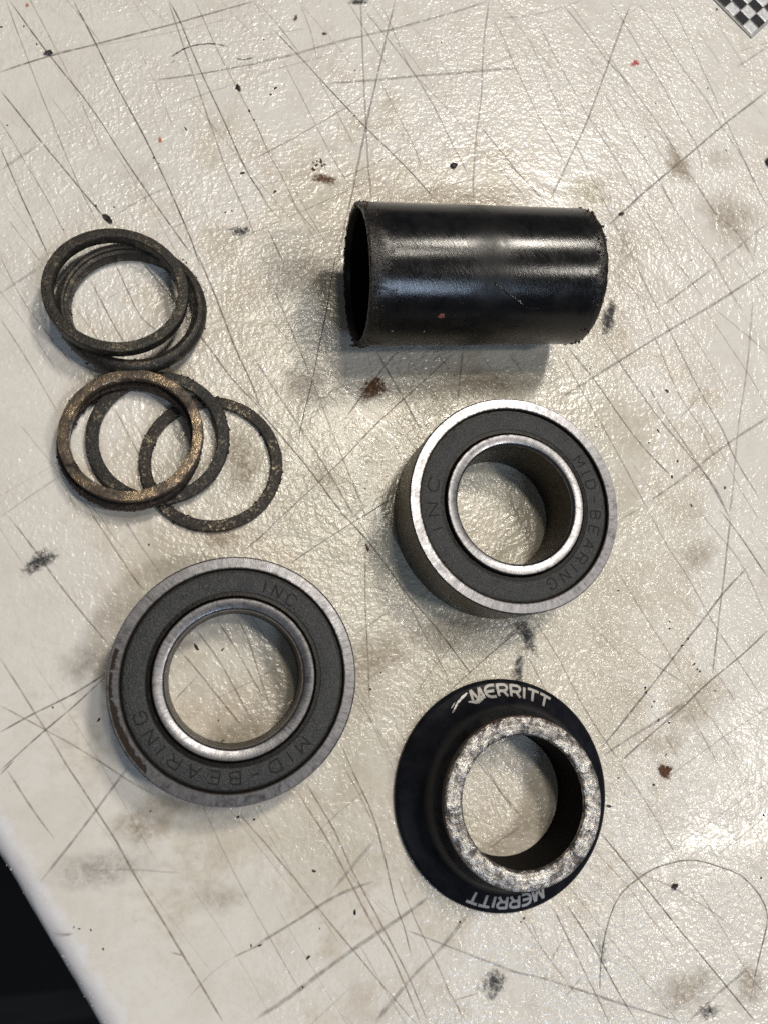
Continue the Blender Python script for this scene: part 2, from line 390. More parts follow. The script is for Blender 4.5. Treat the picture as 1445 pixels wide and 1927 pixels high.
SCRATCHES=[
(0.22000000000000003,0.8,'d',[(-42.54,135.33),(-34.16,123.28),(-26.61,113.36),(-18.49,100.2),(-9.02,85.68),(-5.41,80.72)]),
(0.24,0.9,'d',[(-30.3,137.45),(-25.66,127.67),(-20.31,116.37),(-15.05,105.87),(-10.58,95.84),(-6.15,84.71),(-4.32,78.99)]),
(0.26,0.75,'g',[(-43.34,118.14),(-34.33,123.26),(-25.3,127.59),(-9.6,135.23),(7.12,143.7)]),
(0.2,0.45,'t',[(-43.06,135.24),(-38.24,121.58),(-34.15,110.87),(-27.69,94.47),(-23.66,85.99)]),
(0.22000000000000003,0.8,'d',[(-43.13,114.28),(-34.84,103.28),(-26.25,92.38),(-21.62,86.58)]),
(0.22000000000000003,0.8,'d',[(-42.45,101.76),(-38.68,92.52),(-34.98,84.19),(-32.43,78.56)]),
(0.2,0.45,'t',[(-42.76,107.46),(-38.56,100.18),(-33.65,91.44),(-29.29,82.72)]),
(0.35000000000000003,0.35,'g',[(-42.15,96.15),(-38.69,99.56),(-35.16,102.83)]),
(0.2,0.6,'g',[(-11.37,140.73),(-7.25,127.14),(-3.02,113.43),(1.11,100.46),(4.44,92.31),(6.99,85.43)]),
(0.24,0.8,'d',[(-11.19,140.76),(-8.85,136.05),(-5.74,127.37),(-1.15,116.33),(3.75,104.2),(5.98,99.48),(8.78,95.06)]),
(0.2,0.55,'t',[(-5.84,141.69),(-1.94,132.08),(1.91,123.5),(5.72,115.46),(8.93,108.31)]),
(0.24,0.65,'g',[(-14.23,120.42),(-6.08,122.89),(1.91,125.77),(9.15,128.46)]),
(0.24,0.4,'g',[(-20.98,88.45),(-14.81,93.33),(-10.58,95.84)]),
(0.2,0.4,'t',[(6.72,143.87),(9.27,139.05)]),
(0.2,0.25,'t',[(-17.7,129.14),(-13.1,118.69),(-9.66,109.1)]),
(0.26,0.95,'k',[(-11.35,125.71),(-8.02,128.93),(-4.62,130.64),(-1.17,131.28),(1.93,130.83)]),
(0.30000000000000004,0.8,'k',[(-10.6,125.05),(-9.49,126.12)]),
(0.30000000000000004,0.8,'k',[(2.7,128.64),(4.25,128.19),(7.39,129.45)]),
(0.2,0.6,'k',[(5.61,127.7),(5.8,126.12),(5.2,123.51)]),
(0.2,0.3,'g',[(-9.73,115.19),(-3.04,118.97),(3.06,122.3)]),
(0.34,0.5,'g',[(6.87,127.89),(13.24,130.24),(19.77,133.36),(27.3,136.93),(35.9,140.49),(47.52,145.88),(61.57,152.86)]),
(0.24,0.25,'g',[(6.85,124.66),(12.4,127.32),(23.01,132.19)]),
(0.36000000000000004,0.6,'g',[(22.4,124.81),(31.11,126.75),(42.69,129.6),(57.41,133.05),(68.77,135.62)]),
(0.26,0.65,'g',[(30.86,148.05),(30.8,140.65),(30.77,128.59),(30.87,115.05),(30.91,105.5),(31.38,97.09)]),
(0.26,0.75,'g',[(38.9,149.45),(35.71,136.06),(31.13,116.46),(28.67,105.25),(25.83,92.63),(23.12,81.1)]),
(0.2,0.5,'g',[(27.65,147.5),(32.02,139.38),(36.74,130.42)]),
(0.22000000000000003,0.8,'d',[(10.94,136.94),(16.86,130.55),(23.56,122.87),(31.06,114.61),(39.76,105.58),(45.64,98.51)]),
(0.2,0.4,'g',[(7.8,143.1),(12.16,138.09),(16.88,131.26)]),
(0.2,0.6,'t',[(6.63,98.91),(9.6,93.23),(12.21,90.5)]),
(0.22000000000000003,0.7,'t',[(6.76,113.8),(9.38,106.6),(12.38,100.82),(15.7,92.96),(19.45,88.19)]),
(0.24,0.6,'t',[(6.68,104.32),(15.67,110.9),(26.3,119.07),(30.98,123.19)]),
(0.2,0.45,'t',[(13.22,128.83),(17.04,120.13),(19.7,114.1),(23.47,106.01),(26.86,99.72)]),
(0.2,0.45,'t',[(20.02,127.03),(24.24,118.34),(28.03,110.14)]),
(0.22000000000000003,0.6,'g',[(31.82,145.24),(36.68,138.66),(42.7,129.84),(46.22,123.13),(49.99,114.15),(53.73,105.27)]),
(0.2,0.5,'g',[(35.77,147.41),(38.46,139.92),(41.12,132.51),(43.9,128.09)]),
(0.2,0.4,'t',[(42.7,129.84),(50.03,121.73),(58.48,110.92),(66.02,102.85)]),
(0.2,0.5,'t',[(34.5,127.71),(37.53,120.09),(40.95,112.59),(43.12,105.95)]),
(0.24,0.6,'g',[(62.08,153.47),(59.73,140.29),(58.37,127.69),(56.17,115.37),(54.69,103.53),(54.37,98.92)]),
(0.24,0.75,'d',[(56.88,119.27),(61.71,112.71),(66.34,106.63)]),
(0.2,0.4,'g',[(62.2,148.83),(64.99,143.14),(67.18,135.88)]),
(0.2,0.5,'t',[(12.34,98.65),(17.91,88.48),(19.77,85.67)]),
(0.2,0.7,'d',[(8.8,89.35),(12.43,80.49)]),
(0.2,0.4,'t',[(14.28,99.28),(19.1,89.86),(21.69,85.41)]),
(0.2,0.3,'t',[(42.1,143.48),(47.03,137.32),(52.23,128.78)]),
(0.2,0.35,'t',[(16.76,145.61),(19.06,138.26),(20.51,130.39)]),
(0.2,0.3,'t',[(17.15,144.7),(24.75,135.33),(28.71,129.24)]),
(0.24,0.65,'g',[(81.39,155.22),(85.7,149.58),(92.09,140.61),(96.43,135.53),(102.27,126.55),(105.52,120.86),(107.94,116.6)]),
(0.24,0.7,'g',[(100.21,158.98),(96.22,150.75),(92.15,141.14),(85.06,124.83),(79.18,113.3),(72.76,101.2)]),
(0.30000000000000004,0.75,'g',[(136.56,139.04),(121.63,126.95),(112.82,119.19),(106.02,113.38),(94.55,103.36),(86.64,95.96)]),
(0.26,0.55,'g',[(94.14,159.03),(98.71,150.62),(101.52,144.66),(105.96,135.83),(109.41,127.47),(113.4,119.77),(113.85,112.24)]),
(0.26,0.55,'g',[(102.3,159.34),(108.31,150.0),(112.78,141.03),(117.52,134.28),(121.02,126.36),(125.56,118.62),(129.2,108.82),(130.9,104.96)]),
(0.24,0.55,'g',[(110.9,161.93),(114.82,152.12),(117.78,143.37),(121.0,133.17),(124.91,121.13),(128.75,109.28)]),
(0.22000000000000003,0.6,'t',[(64.66,142.58),(67.31,135.4),(71.83,123.61),(75.68,115.31),(77.58,111.19)]),
(0.24,0.4,'g',[(70.92,145.11),(75.05,133.51),(78.27,122.96),(81.26,115.48),(83.81,108.51),(86.8,101.64),(89.66,93.89),(93.02,86.72)]),
(0.24,0.5,'g',[(73.73,150.23),(77.59,140.49),(81.5,131.89),(85.0,124.33),(89.39,116.44),(93.26,108.55),(97.88,99.37),(103.54,87.53)]),
(0.24,0.35,'g',[(82.54,157.01),(91.44,143.65),(97.13,133.04)]),
(0.26,0.5,'g',[(89.67,132.01),(95.53,119.65),(101.57,109.44),(104.56,102.41),(110.65,93.32),(114.33,88.13)]),
(0.24,0.35,'g',[(65.17,149.07),(71.39,150.63),(77.8,153.02),(87.04,157.79)]),
(0.34,0.4,'g',[(138.81,152.59),(127.97,144.33)]),
(0.22000000000000003,0.8,'d',[(62.18,110.87),(67.11,105.77),(71.99,100.19)]),
(0.2,0.4,'t',[(61.88,107.08),(67.97,100.26)]),
(0.5,0.4,'t',[(111.52,110.0),(115.45,102.48),(121.18,97.13),(124.63,90.13)]),
(0.5,0.5,'t',[(101.88,108.0),(104.63,102.9)]),
(0.34,0.4,'g',[(114.43,88.85),(121.74,94.25),(130.23,100.9)]),
(0.24,0.3,'g',[(85.43,123.88),(91.38,117.17),(97.03,107.98)]),
(0.24,0.3,'g',[(122.45,161.12),(128.66,148.81),(133.98,138.14)]),
(0.2,0.4,'g',[(127.18,99.63),(123.96,89.11)]),
(0.2,0.35,'t',[(92.44,93.66),(100.16,87.27)]),
(0.26,0.35,'t',[(94.55,136.3),(100.26,126.29),(106.63,117.96),(111.89,109.04),(117.4,98.74)]),
(0.24,0.3,'g',[(84.61,143.64),(92.26,133.4),(99.87,123.2),(104.58,113.72)]),
(0.30000000000000004,0.35,'g',[(-40.76,70.45),(-37.4,73.32),(-33.35,77.06)]),
(0.2,0.45,'t',[(-41.19,78.35),(-37.61,71.04),(-32.77,63.87),(-27.32,56.76)]),
(0.2,0.4,'t',[(-40.5,65.64),(-36.04,58.55),(-29.52,47.29)]),
(0.22000000000000003,0.7,'t',[(-24.98,74.6),(-21.07,66.8),(-17.9,60.92)]),
(0.22000000000000003,0.7,'t',[(-20.72,78.82),(-17.83,72.39),(-15.33,67.15),(-11.87,64.28)]),
(0.22000000000000003,0.75,'d',[(-15.58,79.22),(-9.19,71.02),(-2.83,62.07),(2.45,54.65),(8.25,48.41)]),
(0.26,0.85,'d',[(-4.7,81.29),(-1.08,71.94),(2.48,61.95),(5.64,54.39),(7.37,49.51)]),
(0.2,0.6,'t',[(-19.91,49.02),(-15.78,40.85),(-13.74,36.98)]),
(0.24,0.3,'g',[(-38.45,27.59),(-32.62,32.3),(-28.73,35.4)]),
(0.2,0.35,'t',[(-26.51,34.74),(-21.22,27.05)]),
(0.2,0.3,'t',[(-29.72,36.77),(-24.67,27.06)]),
(0.2,0.35,'t',[(3.19,62.77),(8.45,66.19)]),
(0.2,0.4,'t',[(-26.78,59.74),(-22.65,53.3),(-19.2,46.87)]),
(0.18000000000000002,0.9,'d',[(23.19,83.54),(20.47,68.88),(17.1,53.67),(14.51,43.3)]),
(0.2,0.3,'t',[(6.34,65.28),(10.76,68.71)]),
(0.24,0.55,'t',[(10.12,75.52),(15.08,62.19),(18.21,53.71),(22.64,41.2),(27.01,29.31)]),
(0.24,0.6,'g',[(6.3,59.81),(11.24,51.54),(15.45,44.83),(20.32,36.67),(25.13,27.85)]),
(0.2,0.9,'d',[(6.21,49.85),(13.22,41.4),(18.45,34.43),(23.65,27.12)]),
(0.24,0.7,'g',[(30.96,62.58),(36.28,52.0),(39.8,45.02)]),
(0.24,0.75,'d',[(35.66,63.22),(29.91,55.73),(23.96,47.72)]),
(0.24,0.65,'g',[(49.72,64.33),(48.36,56.05),(47.42,50.77)]),
(0.2,0.8,'d',[(47.6,62.98),(39.99,55.72),(30.3,46.73),(23.32,39.33),(18.46,34.8),(10.52,27.15)]),
(0.2,0.45,'t',[(53.33,63.26),(59.19,53.59)]),
(0.2,0.35,'t',[(20.56,58.5),(26.72,51.68),(31.87,47.94)]),
(0.2,0.8,'d',[(25.83,27.11),(34.18,32.31)]),
(0.2,0.45,'t',[(43.58,63.2),(47.26,57.63)]),
(0.2,0.4,'t',[(59.61,63.99),(62.35,59.09)]),
(0.30000000000000004,0.7,'g',[(68.41,52.05),(79.44,58.95),(95.42,68.63),(114.03,79.53),(128.15,88.36)]),
(0.34,0.55,'g',[(98.34,76.9),(106.21,82.49),(114.35,88.26)]),
(0.24,0.75,'d',[(73.96,65.12),(79.35,58.1),(83.45,51.48),(89.09,43.26),(95.35,36.52)]),
(0.24,0.75,'g',[(82.25,68.59),(86.01,62.25),(93.18,50.92),(99.72,42.2),(105.44,34.34),(108.06,27.34)]),
(0.24,0.55,'g',[(91.83,58.17),(95.05,51.41),(99.89,43.47),(104.65,35.16),(107.79,28.57)]),
(0.24,0.55,'t',[(86.79,84.99),(92.49,78.56),(95.1,69.73),(99.69,55.43),(103.77,48.23),(106.83,40.64)]),
(0.24,0.6,'g',[(92.26,88.18),(95.78,78.78),(99.37,70.41),(105.35,56.07),(109.65,47.09),(111.56,41.14),(116.59,31.48)]),
(0.24,0.55,'g',[(103.2,88.58),(109.19,79.67)]),
(0.22000000000000003,0.45,'t',[(108.86,77.34),(115.01,66.72),(119.58,58.81),(122.23,52.67)]),
(0.22000000000000003,0.4,'g',[(111.72,77.06),(119.09,71.04),(124.48,66.27)]),
(0.30000000000000004,0.5,'g',[(121.93,50.89),(110.14,44.1),(96.53,35.3),(88.41,30.58)]),
(0.26,0.45,'g',[(122.44,79.61),(118.35,63.25),(113.5,47.61),(109.92,33.54),(108.0,26.93)]),
(0.2,0.35,'g',[(105.28,55.63),(98.42,49.37)]),
(0.24,0.5,'t',[(71.74,64.59),(75.67,56.26),(80.69,46.39),(85.56,35.81),(89.03,28.57)]),
(0.2,0.4,'t',[(60.26,64.86),(64.39,54.18)]),
(0.5,0.35,'t',[(112.74,90.76),(116.79,81.59),(119.48,76.62)]),
(0.24,0.35,'g',[(118.77,91.24),(124.85,82.14),(126.67,79.42)]),
(0.2,0.5,'d',[(81.95,26.99),(86.53,29.37)]),
(0.22000000000000003,0.4,'t',[(102.11,52.91),(108.07,42.78),(112.18,33.14),(115.81,26.7)]),
(0.22000000000000003,0.6,'t',[(-37.12,28.02),(-32.45,21.87),(-28.58,16.41),(-24.09,10.47),(-19.32,4.54)]),
(0.22000000000000003,0.75,'t',[(-23.48,29.02),(-19.18,22.23),(-15.9,17.16),(-13.62,14.13)]),
(0.2,0.4,'t',[(-22.22,29.02),(-19.23,23.92)]),
(0.2,0.45,'t',[(-18.08,28.34),(-14.75,22.86),(-10.8,17.07)]),
(0.22000000000000003,0.75,'d',[(-36.46,-9.09),(-31.15,-6.25),(-25.11,-3.36),(-19.95,-0.18)]),
(0.22000000000000003,0.75,'d',[(-36.13,-15.29),(-29.29,-9.07),(-25.03,-5.52),(-19.93,-0.81)]),
(0.22000000000000003,0.55,'t',[(-37.14,3.36),(-33.36,-2.64),(-29.29,-9.07),(-24.61,-16.69)]),
(0.22000000000000003,0.45,'t',[(-36.71,-4.59),(-29.29,-9.07),(-23.59,-12.59),(-17.52,-16.9)]),
(0.22000000000000003,0.65,'t',[(-7.74,3.78),(-4.19,-0.57),(1.28,-7.58),(3.2,-10.23)]),
(0.22000000000000003,0.6,'t',[(-4.89,7.28),(-0.33,0.88),(5.47,-10.05)]),
(0.22000000000000003,0.65,'t',[(-0.99,8.81),(2.93,2.38),(7.64,-6.31)]),
(0.22000000000000003,0.6,'t',[(2.63,9.03),(4.6,4.96),(6.53,-1.38)]),
(0.2,0.6,'d',[(-8.42,-5.47),(-4.19,-1.22)]),
(0.2,0.4,'t',[(1.0,25.16),(4.36,20.6)]),
(0.2,0.6,'d',[(4.03,21.3),(7.99,24.77)]),
(0.18000000000000002,0.85,'d',[(28.83,29.05),(22.87,25.41),(14.93,20.47),(12.11,18.4)]),
(0.18000000000000002,0.75,'d',[(5.98,22.68),(12.29,29.04)]),
(0.2,0.85,'d',[(22.26,29.05),(28.54,21.75),(32.65,15.58),(36.09,10.87),(40.93,5.07),(47.06,-3.56)]),
(0.22000000000000003,0.6,'t',[(27.08,21.76),(26.67,11.11),(26.8,0.75),(26.78,-8.65)]),
(0.2,0.45,'t',[(24.8,29.05),(28.57,22.47)]),
(0.18000000000000002,0.6,'d',[(23.95,4.61),(31.65,9.57)]),
(0.22000000000000003,0.55,'t',[(33.33,14.49),(36.64,7.32),(40.6,-0.51),(42.54,-4.73)]),
(0.22000000000000003,0.7,'d',[(57.83,5.22),(47.93,-1.86),(41.69,-6.74)]),
(0.2,0.35,'t',[(47.36,6.27),(39.04,-2.16),(34.76,-7.74)]),
(0.2,0.5,'t',[(5.8,0.95),(9.31,-9.63)]),
(0.2,0.4,'t',[(21.24,-14.54),(23.43,-20.14)]),
(0.22000000000000003,0.55,'t',[(60.67,6.94),(65.07,-0.81),(69.3,-9.91),(73.63,-17.52),(76.71,-21.89)]),
(0.22000000000000003,0.5,'t',[(79.2,17.76),(84.37,8.11),(88.88,0.45),(93.26,-7.89),(97.34,-15.05)]),
(0.22000000000000003,0.6,'t',[(88.66,29.08),(92.44,21.1),(96.33,14.37),(101.07,4.57),(105.61,-3.22),(110.11,-10.96)]),
(0.24,0.75,'d',[(106.04,29.09),(110.19,23.36),(113.09,18.47),(115.81,14.0)]),
(0.22000000000000003,0.45,'g',[(100.61,29.09),(105.19,23.39),(110.03,16.5),(114.24,4.54)]),
(0.26,0.75,'g',[(108.53,27.45),(105.58,16.97),(102.73,6.83),(99.1,-5.94)]),
(0.30000000000000004,0.7,'d',[(111.46,16.88),(104.25,11.07),(98.08,5.05),(94.64,2.12),(90.69,-1.86),(83.57,-8.5),(78.52,-13.25),(72.3,-18.83)]),
(0.30000000000000004,0.8,'d',[(113.98,2.99),(106.66,-2.13),(98.51,-7.03),(92.39,-11.14),(85.13,-15.77),(76.35,-21.52)]),
(0.30000000000000004,0.5,'g',[(92.44,-10.77),(85.76,-14.02),(76.75,-18.07),(72.97,-19.91)]),
(0.2,0.35,'t',[(71.04,7.0),(75.83,2.41),(80.51,-3.27)]),
(0.2,0.4,'g',[(95.75,7.03),(101.95,4.54)]),
(0.2,0.45,'t',[(79.1,2.3),(86.32,-3.15),(92.89,-7.5)]),
(0.2,0.4,'g',[(92.34,-11.5),(95.56,-18.55),(98.13,-24.07)]),
(0.2,0.45,'g',[(96.81,-12.83),(100.56,-19.22),(103.23,-24.07)]),
(0.24,0.7,'d',[(53.73,2.85),(59.49,6.98)]),
(0.2,0.35,'t',[(58.37,3.04),(58.45,-5.14)]),
(0.2,0.45,'t',[(86.31,-16.19),(89.24,-22.05)]),
(0.2,0.6,'d',[(-36.1,-15.86),(-33.95,-13.67)]),
(0.22000000000000003,0.55,'t',[(-35.01,-15.06),(-30.72,-21.77),(-27.1,-26.67)]),
(0.24,0.7,'t',[(-26.47,-13.88),(-22.15,-20.41),(-17.23,-28.12),(-14.77,-32.67),(-10.51,-39.65),(-6.29,-46.58),(0.29,-57.6)]),
(0.26,0.65,'g',[(-15.75,-16.11),(-20.9,-22.86),(-25.59,-28.8),(-29.09,-32.98)]),
(0.2,0.5,'t',[(-21.17,-14.24),(-15.7,-18.22),(-11.12,-20.96)]),
(0.2,0.25,'g',[(-21.76,-32.0),(-15.36,-32.47),(-6.41,-33.9)]),
(0.26,0.7,'t',[(-26.79,-40.95),(-25.1,-41.41),(-23.7,-41.43)]),
(0.22000000000000003,0.6,'t',[(7.19,-46.14),(1.5,-47.9)]),
(0.22000000000000003,0.5,'t',[(-8.36,-45.92),(-6.29,-46.72)]),
(0.2,0.5,'t',[(2.5,-24.45),(7.36,-30.6)]),
(0.2,0.25,'t',[(-6.22,-53.76),(-1.81,-49.9),(1.5,-47.9)]),
(0.30000000000000004,0.6,'g',[(5.4,-46.51),(11.67,-43.74),(18.14,-40.6),(22.09,-39.36),(26.44,-38.43)]),
(0.4,0.55,'g',[(5.3,-57.71),(11.47,-54.88),(18.49,-50.89),(26.08,-47.08),(31.18,-44.66),(36.78,-41.59)]),
(0.34,0.4,'g',[(18.16,-39.86),(22.21,-35.9),(27.07,-31.12)]),
(0.4,0.55,'g',[(25.52,-60.91),(33.05,-54.07),(38.33,-50.24),(43.84,-45.08)]),
(0.2,0.55,'t',[(5.55,-28.03),(11.19,-35.15),(16.18,-41.58),(22.4,-49.31),(28.61,-57.02),(32.64,-61.84)]),
(0.22000000000000003,0.65,'t',[(13.04,-22.2),(18.41,-30.97),(21.21,-36.41),(26.13,-45.9),(29.5,-51.89),(33.62,-61.97)]),
(0.22000000000000003,0.7,'t',[(14.71,-21.07),(19.45,-29.22),(22.22,-35.59),(27.46,-45.75),(31.71,-54.2),(34.95,-61.86)]),
(0.22000000000000003,0.7,'t',[(22.48,-18.14),(26.55,-27.32),(28.3,-34.01),(29.96,-42.12),(31.43,-46.48),(32.49,-51.95)]),
(0.2,0.4,'t',[(21.14,-17.73),(24.01,-23.03),(27.13,-29.88)]),
(0.2,0.5,'t',[(30.82,-38.25),(33.5,-45.5),(36.83,-52.45),(39.2,-58.05),(41.93,-63.06)]),
(0.2,0.5,'g',[(31.41,-46.78),(37.35,-49.53),(44.35,-52.73),(52.65,-56.42)]),
(0.22000000000000003,0.5,'t',[(39.81,-59.15),(44.98,-58.47)]),
(0.22000000000000003,0.6,'d',[(48.12,-19.91),(51.03,-25.08),(54.69,-29.95)]),
(0.22000000000000003,0.5,'g',[(48.11,-34.87),(54.74,-31.59)]),
(0.2,0.95,'d',[(70.66,-33.93),(77.08,-42.09),(85.11,-52.66),(93.15,-62.86),(99.15,-70.56)]),
(0.2,0.85,'d',[(67.59,-62.19),(67.98,-58.56),(69.07,-53.73),(70.88,-49.2),(73.61,-45.32),(77.77,-42.81),(81.47,-41.36),(86.73,-40.69),(90.72,-40.96),(95.39,-42.51),(100.01,-44.64),(103.52,-48.68),(104.57,-52.47),(103.11,-56.28),(101.27,-59.98),(98.07,-67.28)]),
(0.22000000000000003,0.75,'d',[(62.3,-45.45),(66.1,-51.83),(68.58,-56.47),(71.64,-62.39),(74.42,-67.32)]),
(0.22000000000000003,0.55,'t',[(59.68,-45.81),(62.08,-51.38),(64.8,-57.26),(67.79,-63.73),(68.94,-66.6)]),
(0.22000000000000003,0.6,'g',[(49.17,-55.4),(56.08,-57.44),(63.03,-60.25),(72.2,-63.99),(83.03,-68.14)]),
(0.22000000000000003,0.5,'t',[(75.65,-20.77),(79.66,-27.25),(82.94,-32.96),(86.73,-40.69)]),
(0.2,0.4,'t',[(69.17,-37.09),(75.97,-44.91),(79.89,-50.8),(84.22,-56.4)]),
(0.2,0.4,'t',[(76.39,-41.37),(83.8,-44.71),(91.88,-49.81),(96.57,-53.59)]),
(0.22000000000000003,0.4,'t',[(88.74,-43.55),(91.62,-48.79),(94.53,-53.69),(98.22,-61.24),(102.24,-66.53)]),
(0.30000000000000004,0.45,'g',[(84.49,-68.64),(92.14,-64.32),(99.97,-60.48)]),
(0.2,0.4,'g',[(61.75,-51.04),(58.46,-54.98)]),
(0.2,0.4,'g',[(64.7,-58.17),(59.98,-61.84)]),
(0.2,0.4,'t',[(53.07,-46.68),(58.46,-54.98),(63.58,-61.99)]),
(0.2,0.3,'t',[(98.7,-25.87),(102.9,-34.27),(106.65,-41.17)])]
STAINS=[
(-31.53,19.43,2.79,2.14,-0.91,1.33,'k',0.8),
(3.53,87.32,2.57,0.23,0.01,1.32,'k',0.75),
(84.42,72.82,1.63,-0.25,1.75,5.41,'k',0.85),
(58.83,3.77,1.9,0.73,-1.9,4.61,'k',0.75),
(56.59,-2.84,1.42,-0.18,0.84,4.67,'k',0.7),
(47.5,-57.37,2.28,-1.23,2.03,3.06,'k',0.7),
(85.15,-63.05,4.31,1.38,-1.34,2.52,'t',0.5),
(89.26,-67.45,2.84,0.44,-0.47,1.58,'k',0.65),
(98.81,-63.63,2.3,-0.28,0.44,2.73,'t',0.5),
(68.8,-54.6,1.5,0.05,-0.47,4.7,'k',0.5),
(16.16,78.18,5.24,2.44,-1.2,3.73,'g',0.5),
(21.18,101.15,3.4,-0.17,0.21,1.41,'r',0.85),
(29.69,54.09,3.25,1.01,-0.53,2.41,'r',0.9),
(27.53,0.41,5.1,1.56,-1.13,3.38,'t',0.5),
(4.12,40.52,3.03,0.05,0.02,3.63,'t',0.5),
(107.56,113.97,2.46,1.58,-1.45,3.09,'t',0.65),
(119.22,101.41,4.58,-3.01,3.53,4.33,'t',0.5),
(82.62,103.71,4.08,0.41,0.38,3.63,'y',0.45),
(-11.86,57.19,3.94,0.17,-0.05,2.83,'t',0.5),
(3.89,35.78,2.2,0.02,0.02,3.15,'t',0.45),
(1.96,-12.91,5.71,0.63,-0.51,2.9,'t',0.5),
(-7.94,-22.84,4.63,-0.37,-0.01,1.22,'t',0.4),
(-20.19,-31.98,6.05,-0.05,-0.26,2.16,'g',0.45),
(-13.82,-25.79,3.12,-0.26,-0.05,2.22,'t',0.5),
(-16.55,9.67,3.63,-0.11,-0.06,2.46,'t',0.3),
(99.67,19.56,3.35,1.58,-1.0,2.0,'t',0.45),
(97.18,-11.04,6.91,2.86,-1.44,2.83,'t',0.25),
(30.47,147.41,2.74,0.47,0.05,1.3,'k',0.75),
(-22.89,1.58,3.16,-0.13,-0.08,2.37,'g',0.4),
(98.94,141.27,1.18,0.18,0.13,1.08,'R',0.95),
(-12.44,106.61,0.52,0.06,-0.01,0.62,'o',0.9),
(-39.02,134.65,0.4,0.07,-0.02,0.51,'o',0.9),
(15.95,140.71,0.55,-0.15,0.34,1.1,'r',0.9),
(22.28,137.58,0.72,0.12,0.01,0.42,'r',0.9),
(85.77,-23.97,1.62,0.64,-0.8,1.54,'r',0.95),
(14.6,54.76,3.19,0.12,0.06,2.92,'t',0.45),
(20.45,35.42,3.58,0.04,0.07,2.58,'t',0.35),
(-6.42,4.15,1.67,-0.06,-0.01,0.94,'t',0.3),
(-0.37,23.46,2.53,-0.02,-0.0,1.81,'t',0.5),
(44.63,5.8,6.3,1.92,-0.8,2.54,'t',0.45),
(30.94,85.4,3.94,0.32,0.11,2.74,'t',0.3),
(56.3,99.85,14.1,1.41,0.21,2.94,'t',0.45),
(56.9,-31.3,3.21,-0.27,0.18,2.07,'t',0.3),
(85.86,-18.71,2.83,-0.18,0.18,1.42,'t',0.3),
(40.04,19.43,5.47,-0.07,0.24,4.25,'t',0.3),
(56.15,56.61,7.22,0.28,0.16,2.15,'t',0.5),
(-8.42,17.14,4.34,-0.08,-0.04,2.94,'t',0.3),
(21.19,-7.99,5.98,-0.32,0.13,4.2,'t',0.3),
(91.08,90.35,8.25,2.8,-2.41,15.62,'t',0.22),
(0.11,-38.47,3.56,-0.36,0.0,1.68,'t',0.35),
(-16.62,97.96,4.11,0.44,-0.08,3.62,'t',0.2),
(118.62,116.96,3.02,0.34,0.36,2.4,'t',0.3),
(60.58,38.09,3.23,1.77,-0.91,1.77,'t',0.3),
(89.4,87.54,2.71,0.21,0.63,5.42,'t',0.3)]
SPECKS=[
(-24.27,90.3,0.3),
(-30.04,84.69,0.22),
(-20.89,90.39,0.22),
(-7.3,109.73,0.25),
(-13.62,102.29,0.22),
(-12.56,101.07,0.18),
(5.66,115.72,0.26),
(6.64,113.65,0.26),
(4.13,100.7,0.3),
(11.24,122.09,0.28),
(10.19,120.37,0.3),
(28.84,129.06,0.23),
(10.78,97.05,0.3),
(8.87,133.93,0.2),
(28.31,117.49,0.25),
(49.43,139.62,0.18),
(118.73,137.11,0.3),
(103.4,130.62,0.22),
(99.17,120.81,0.22),
(121.27,119.78,0.24),
(107.4,88.96,0.26),
(124.89,161.43,0.3),
(78.48,60.69,0.26),
(96.72,56.2,0.3),
(78.34,47.55,0.23),
(93.28,46.84,0.25),
(97.2,40.01,0.24),
(95.31,36.52,0.23),
(88.56,44.07,0.17),
(90.74,44.12,0.18),
(108.07,34.12,0.26),
(99.23,30.15,0.25),
(103.06,36.96,0.18),
(47.3,57.8,0.16),
(38.5,56.27,0.18),
(27.46,33.44,0.17),
(-28.3,-5.41,0.2),
(-20.76,-7.86,0.24),
(-13.07,22.58,0.18),
(-0.63,-9.2,0.2),
(0.11,-12.7,0.24),
(29.15,-2.21,0.22),
(27.0,-5.13,0.24),
(90.69,5.39,0.23),
(90.51,3.98,0.22),
(83.46,-7.6,0.26),
(87.93,-14.72,0.24),
(94.54,1.77,0.32),
(92.99,0.41,0.3),
(83.58,-8.55,0.3),
(79.7,12.16,0.22),
(4.78,-46.44,0.2),
(6.29,-46.53,0.22),
(-11.96,-23.55,0.2),
(2.74,-25.62,0.2),
(5.48,-26.28,0.2),
(14.46,-49.29,0.25),
(22.73,-43.02,0.26),
(15.7,-35.66,0.23),
(16.49,-44.99,0.16),
(13.36,-53.78,0.16),
(53.93,-47.38,0.24),
(53.26,-47.94,0.22),
(73.12,-29.46,0.34),
(75.62,-24.45,0.22),
(106.75,-33.86,0.26),
(83.01,-26.28,0.26),
(104.25,-45.39,0.24),
(78.92,61.2,0.14),
(-43.61,128.66,0.2),
(-39.38,129.48,0.2),
(-36.8,125.71,0.18),
(-41.26,106.33,0.18),
(0.12,3.24,0.2),
(0.66,91.27,0.22),
(1.94,91.76,0.2),
(95.76,-4.56,0.26),
(95.17,-3.46,0.24),
(96.33,-4.91,0.22),
(85.62,-14.07,0.24),
(85.14,-10.41,0.22),
(84.53,-11.41,0.22),
(58.19,9.56,0.18),
(99.33,-9.02,0.2),
(86.42,-20.78,0.16),
(-23.61,-40.45,0.2),
(-22.78,-40.78,0.18),
(-20.97,-41.14,0.2),
(-18.99,-44.22,0.18),
(41.73,-46.7,0.2)]


# ------------------------------------------------------------------ setting
floor = obj('floor', [(-3000, -3000, -880), (3000, -3000, -880), (3000, 3000, -880), (-3000, 3000, -880)], [(0, 1, 2, 3)], M['floor'], smooth=False)
floor['kind'] = 'structure'

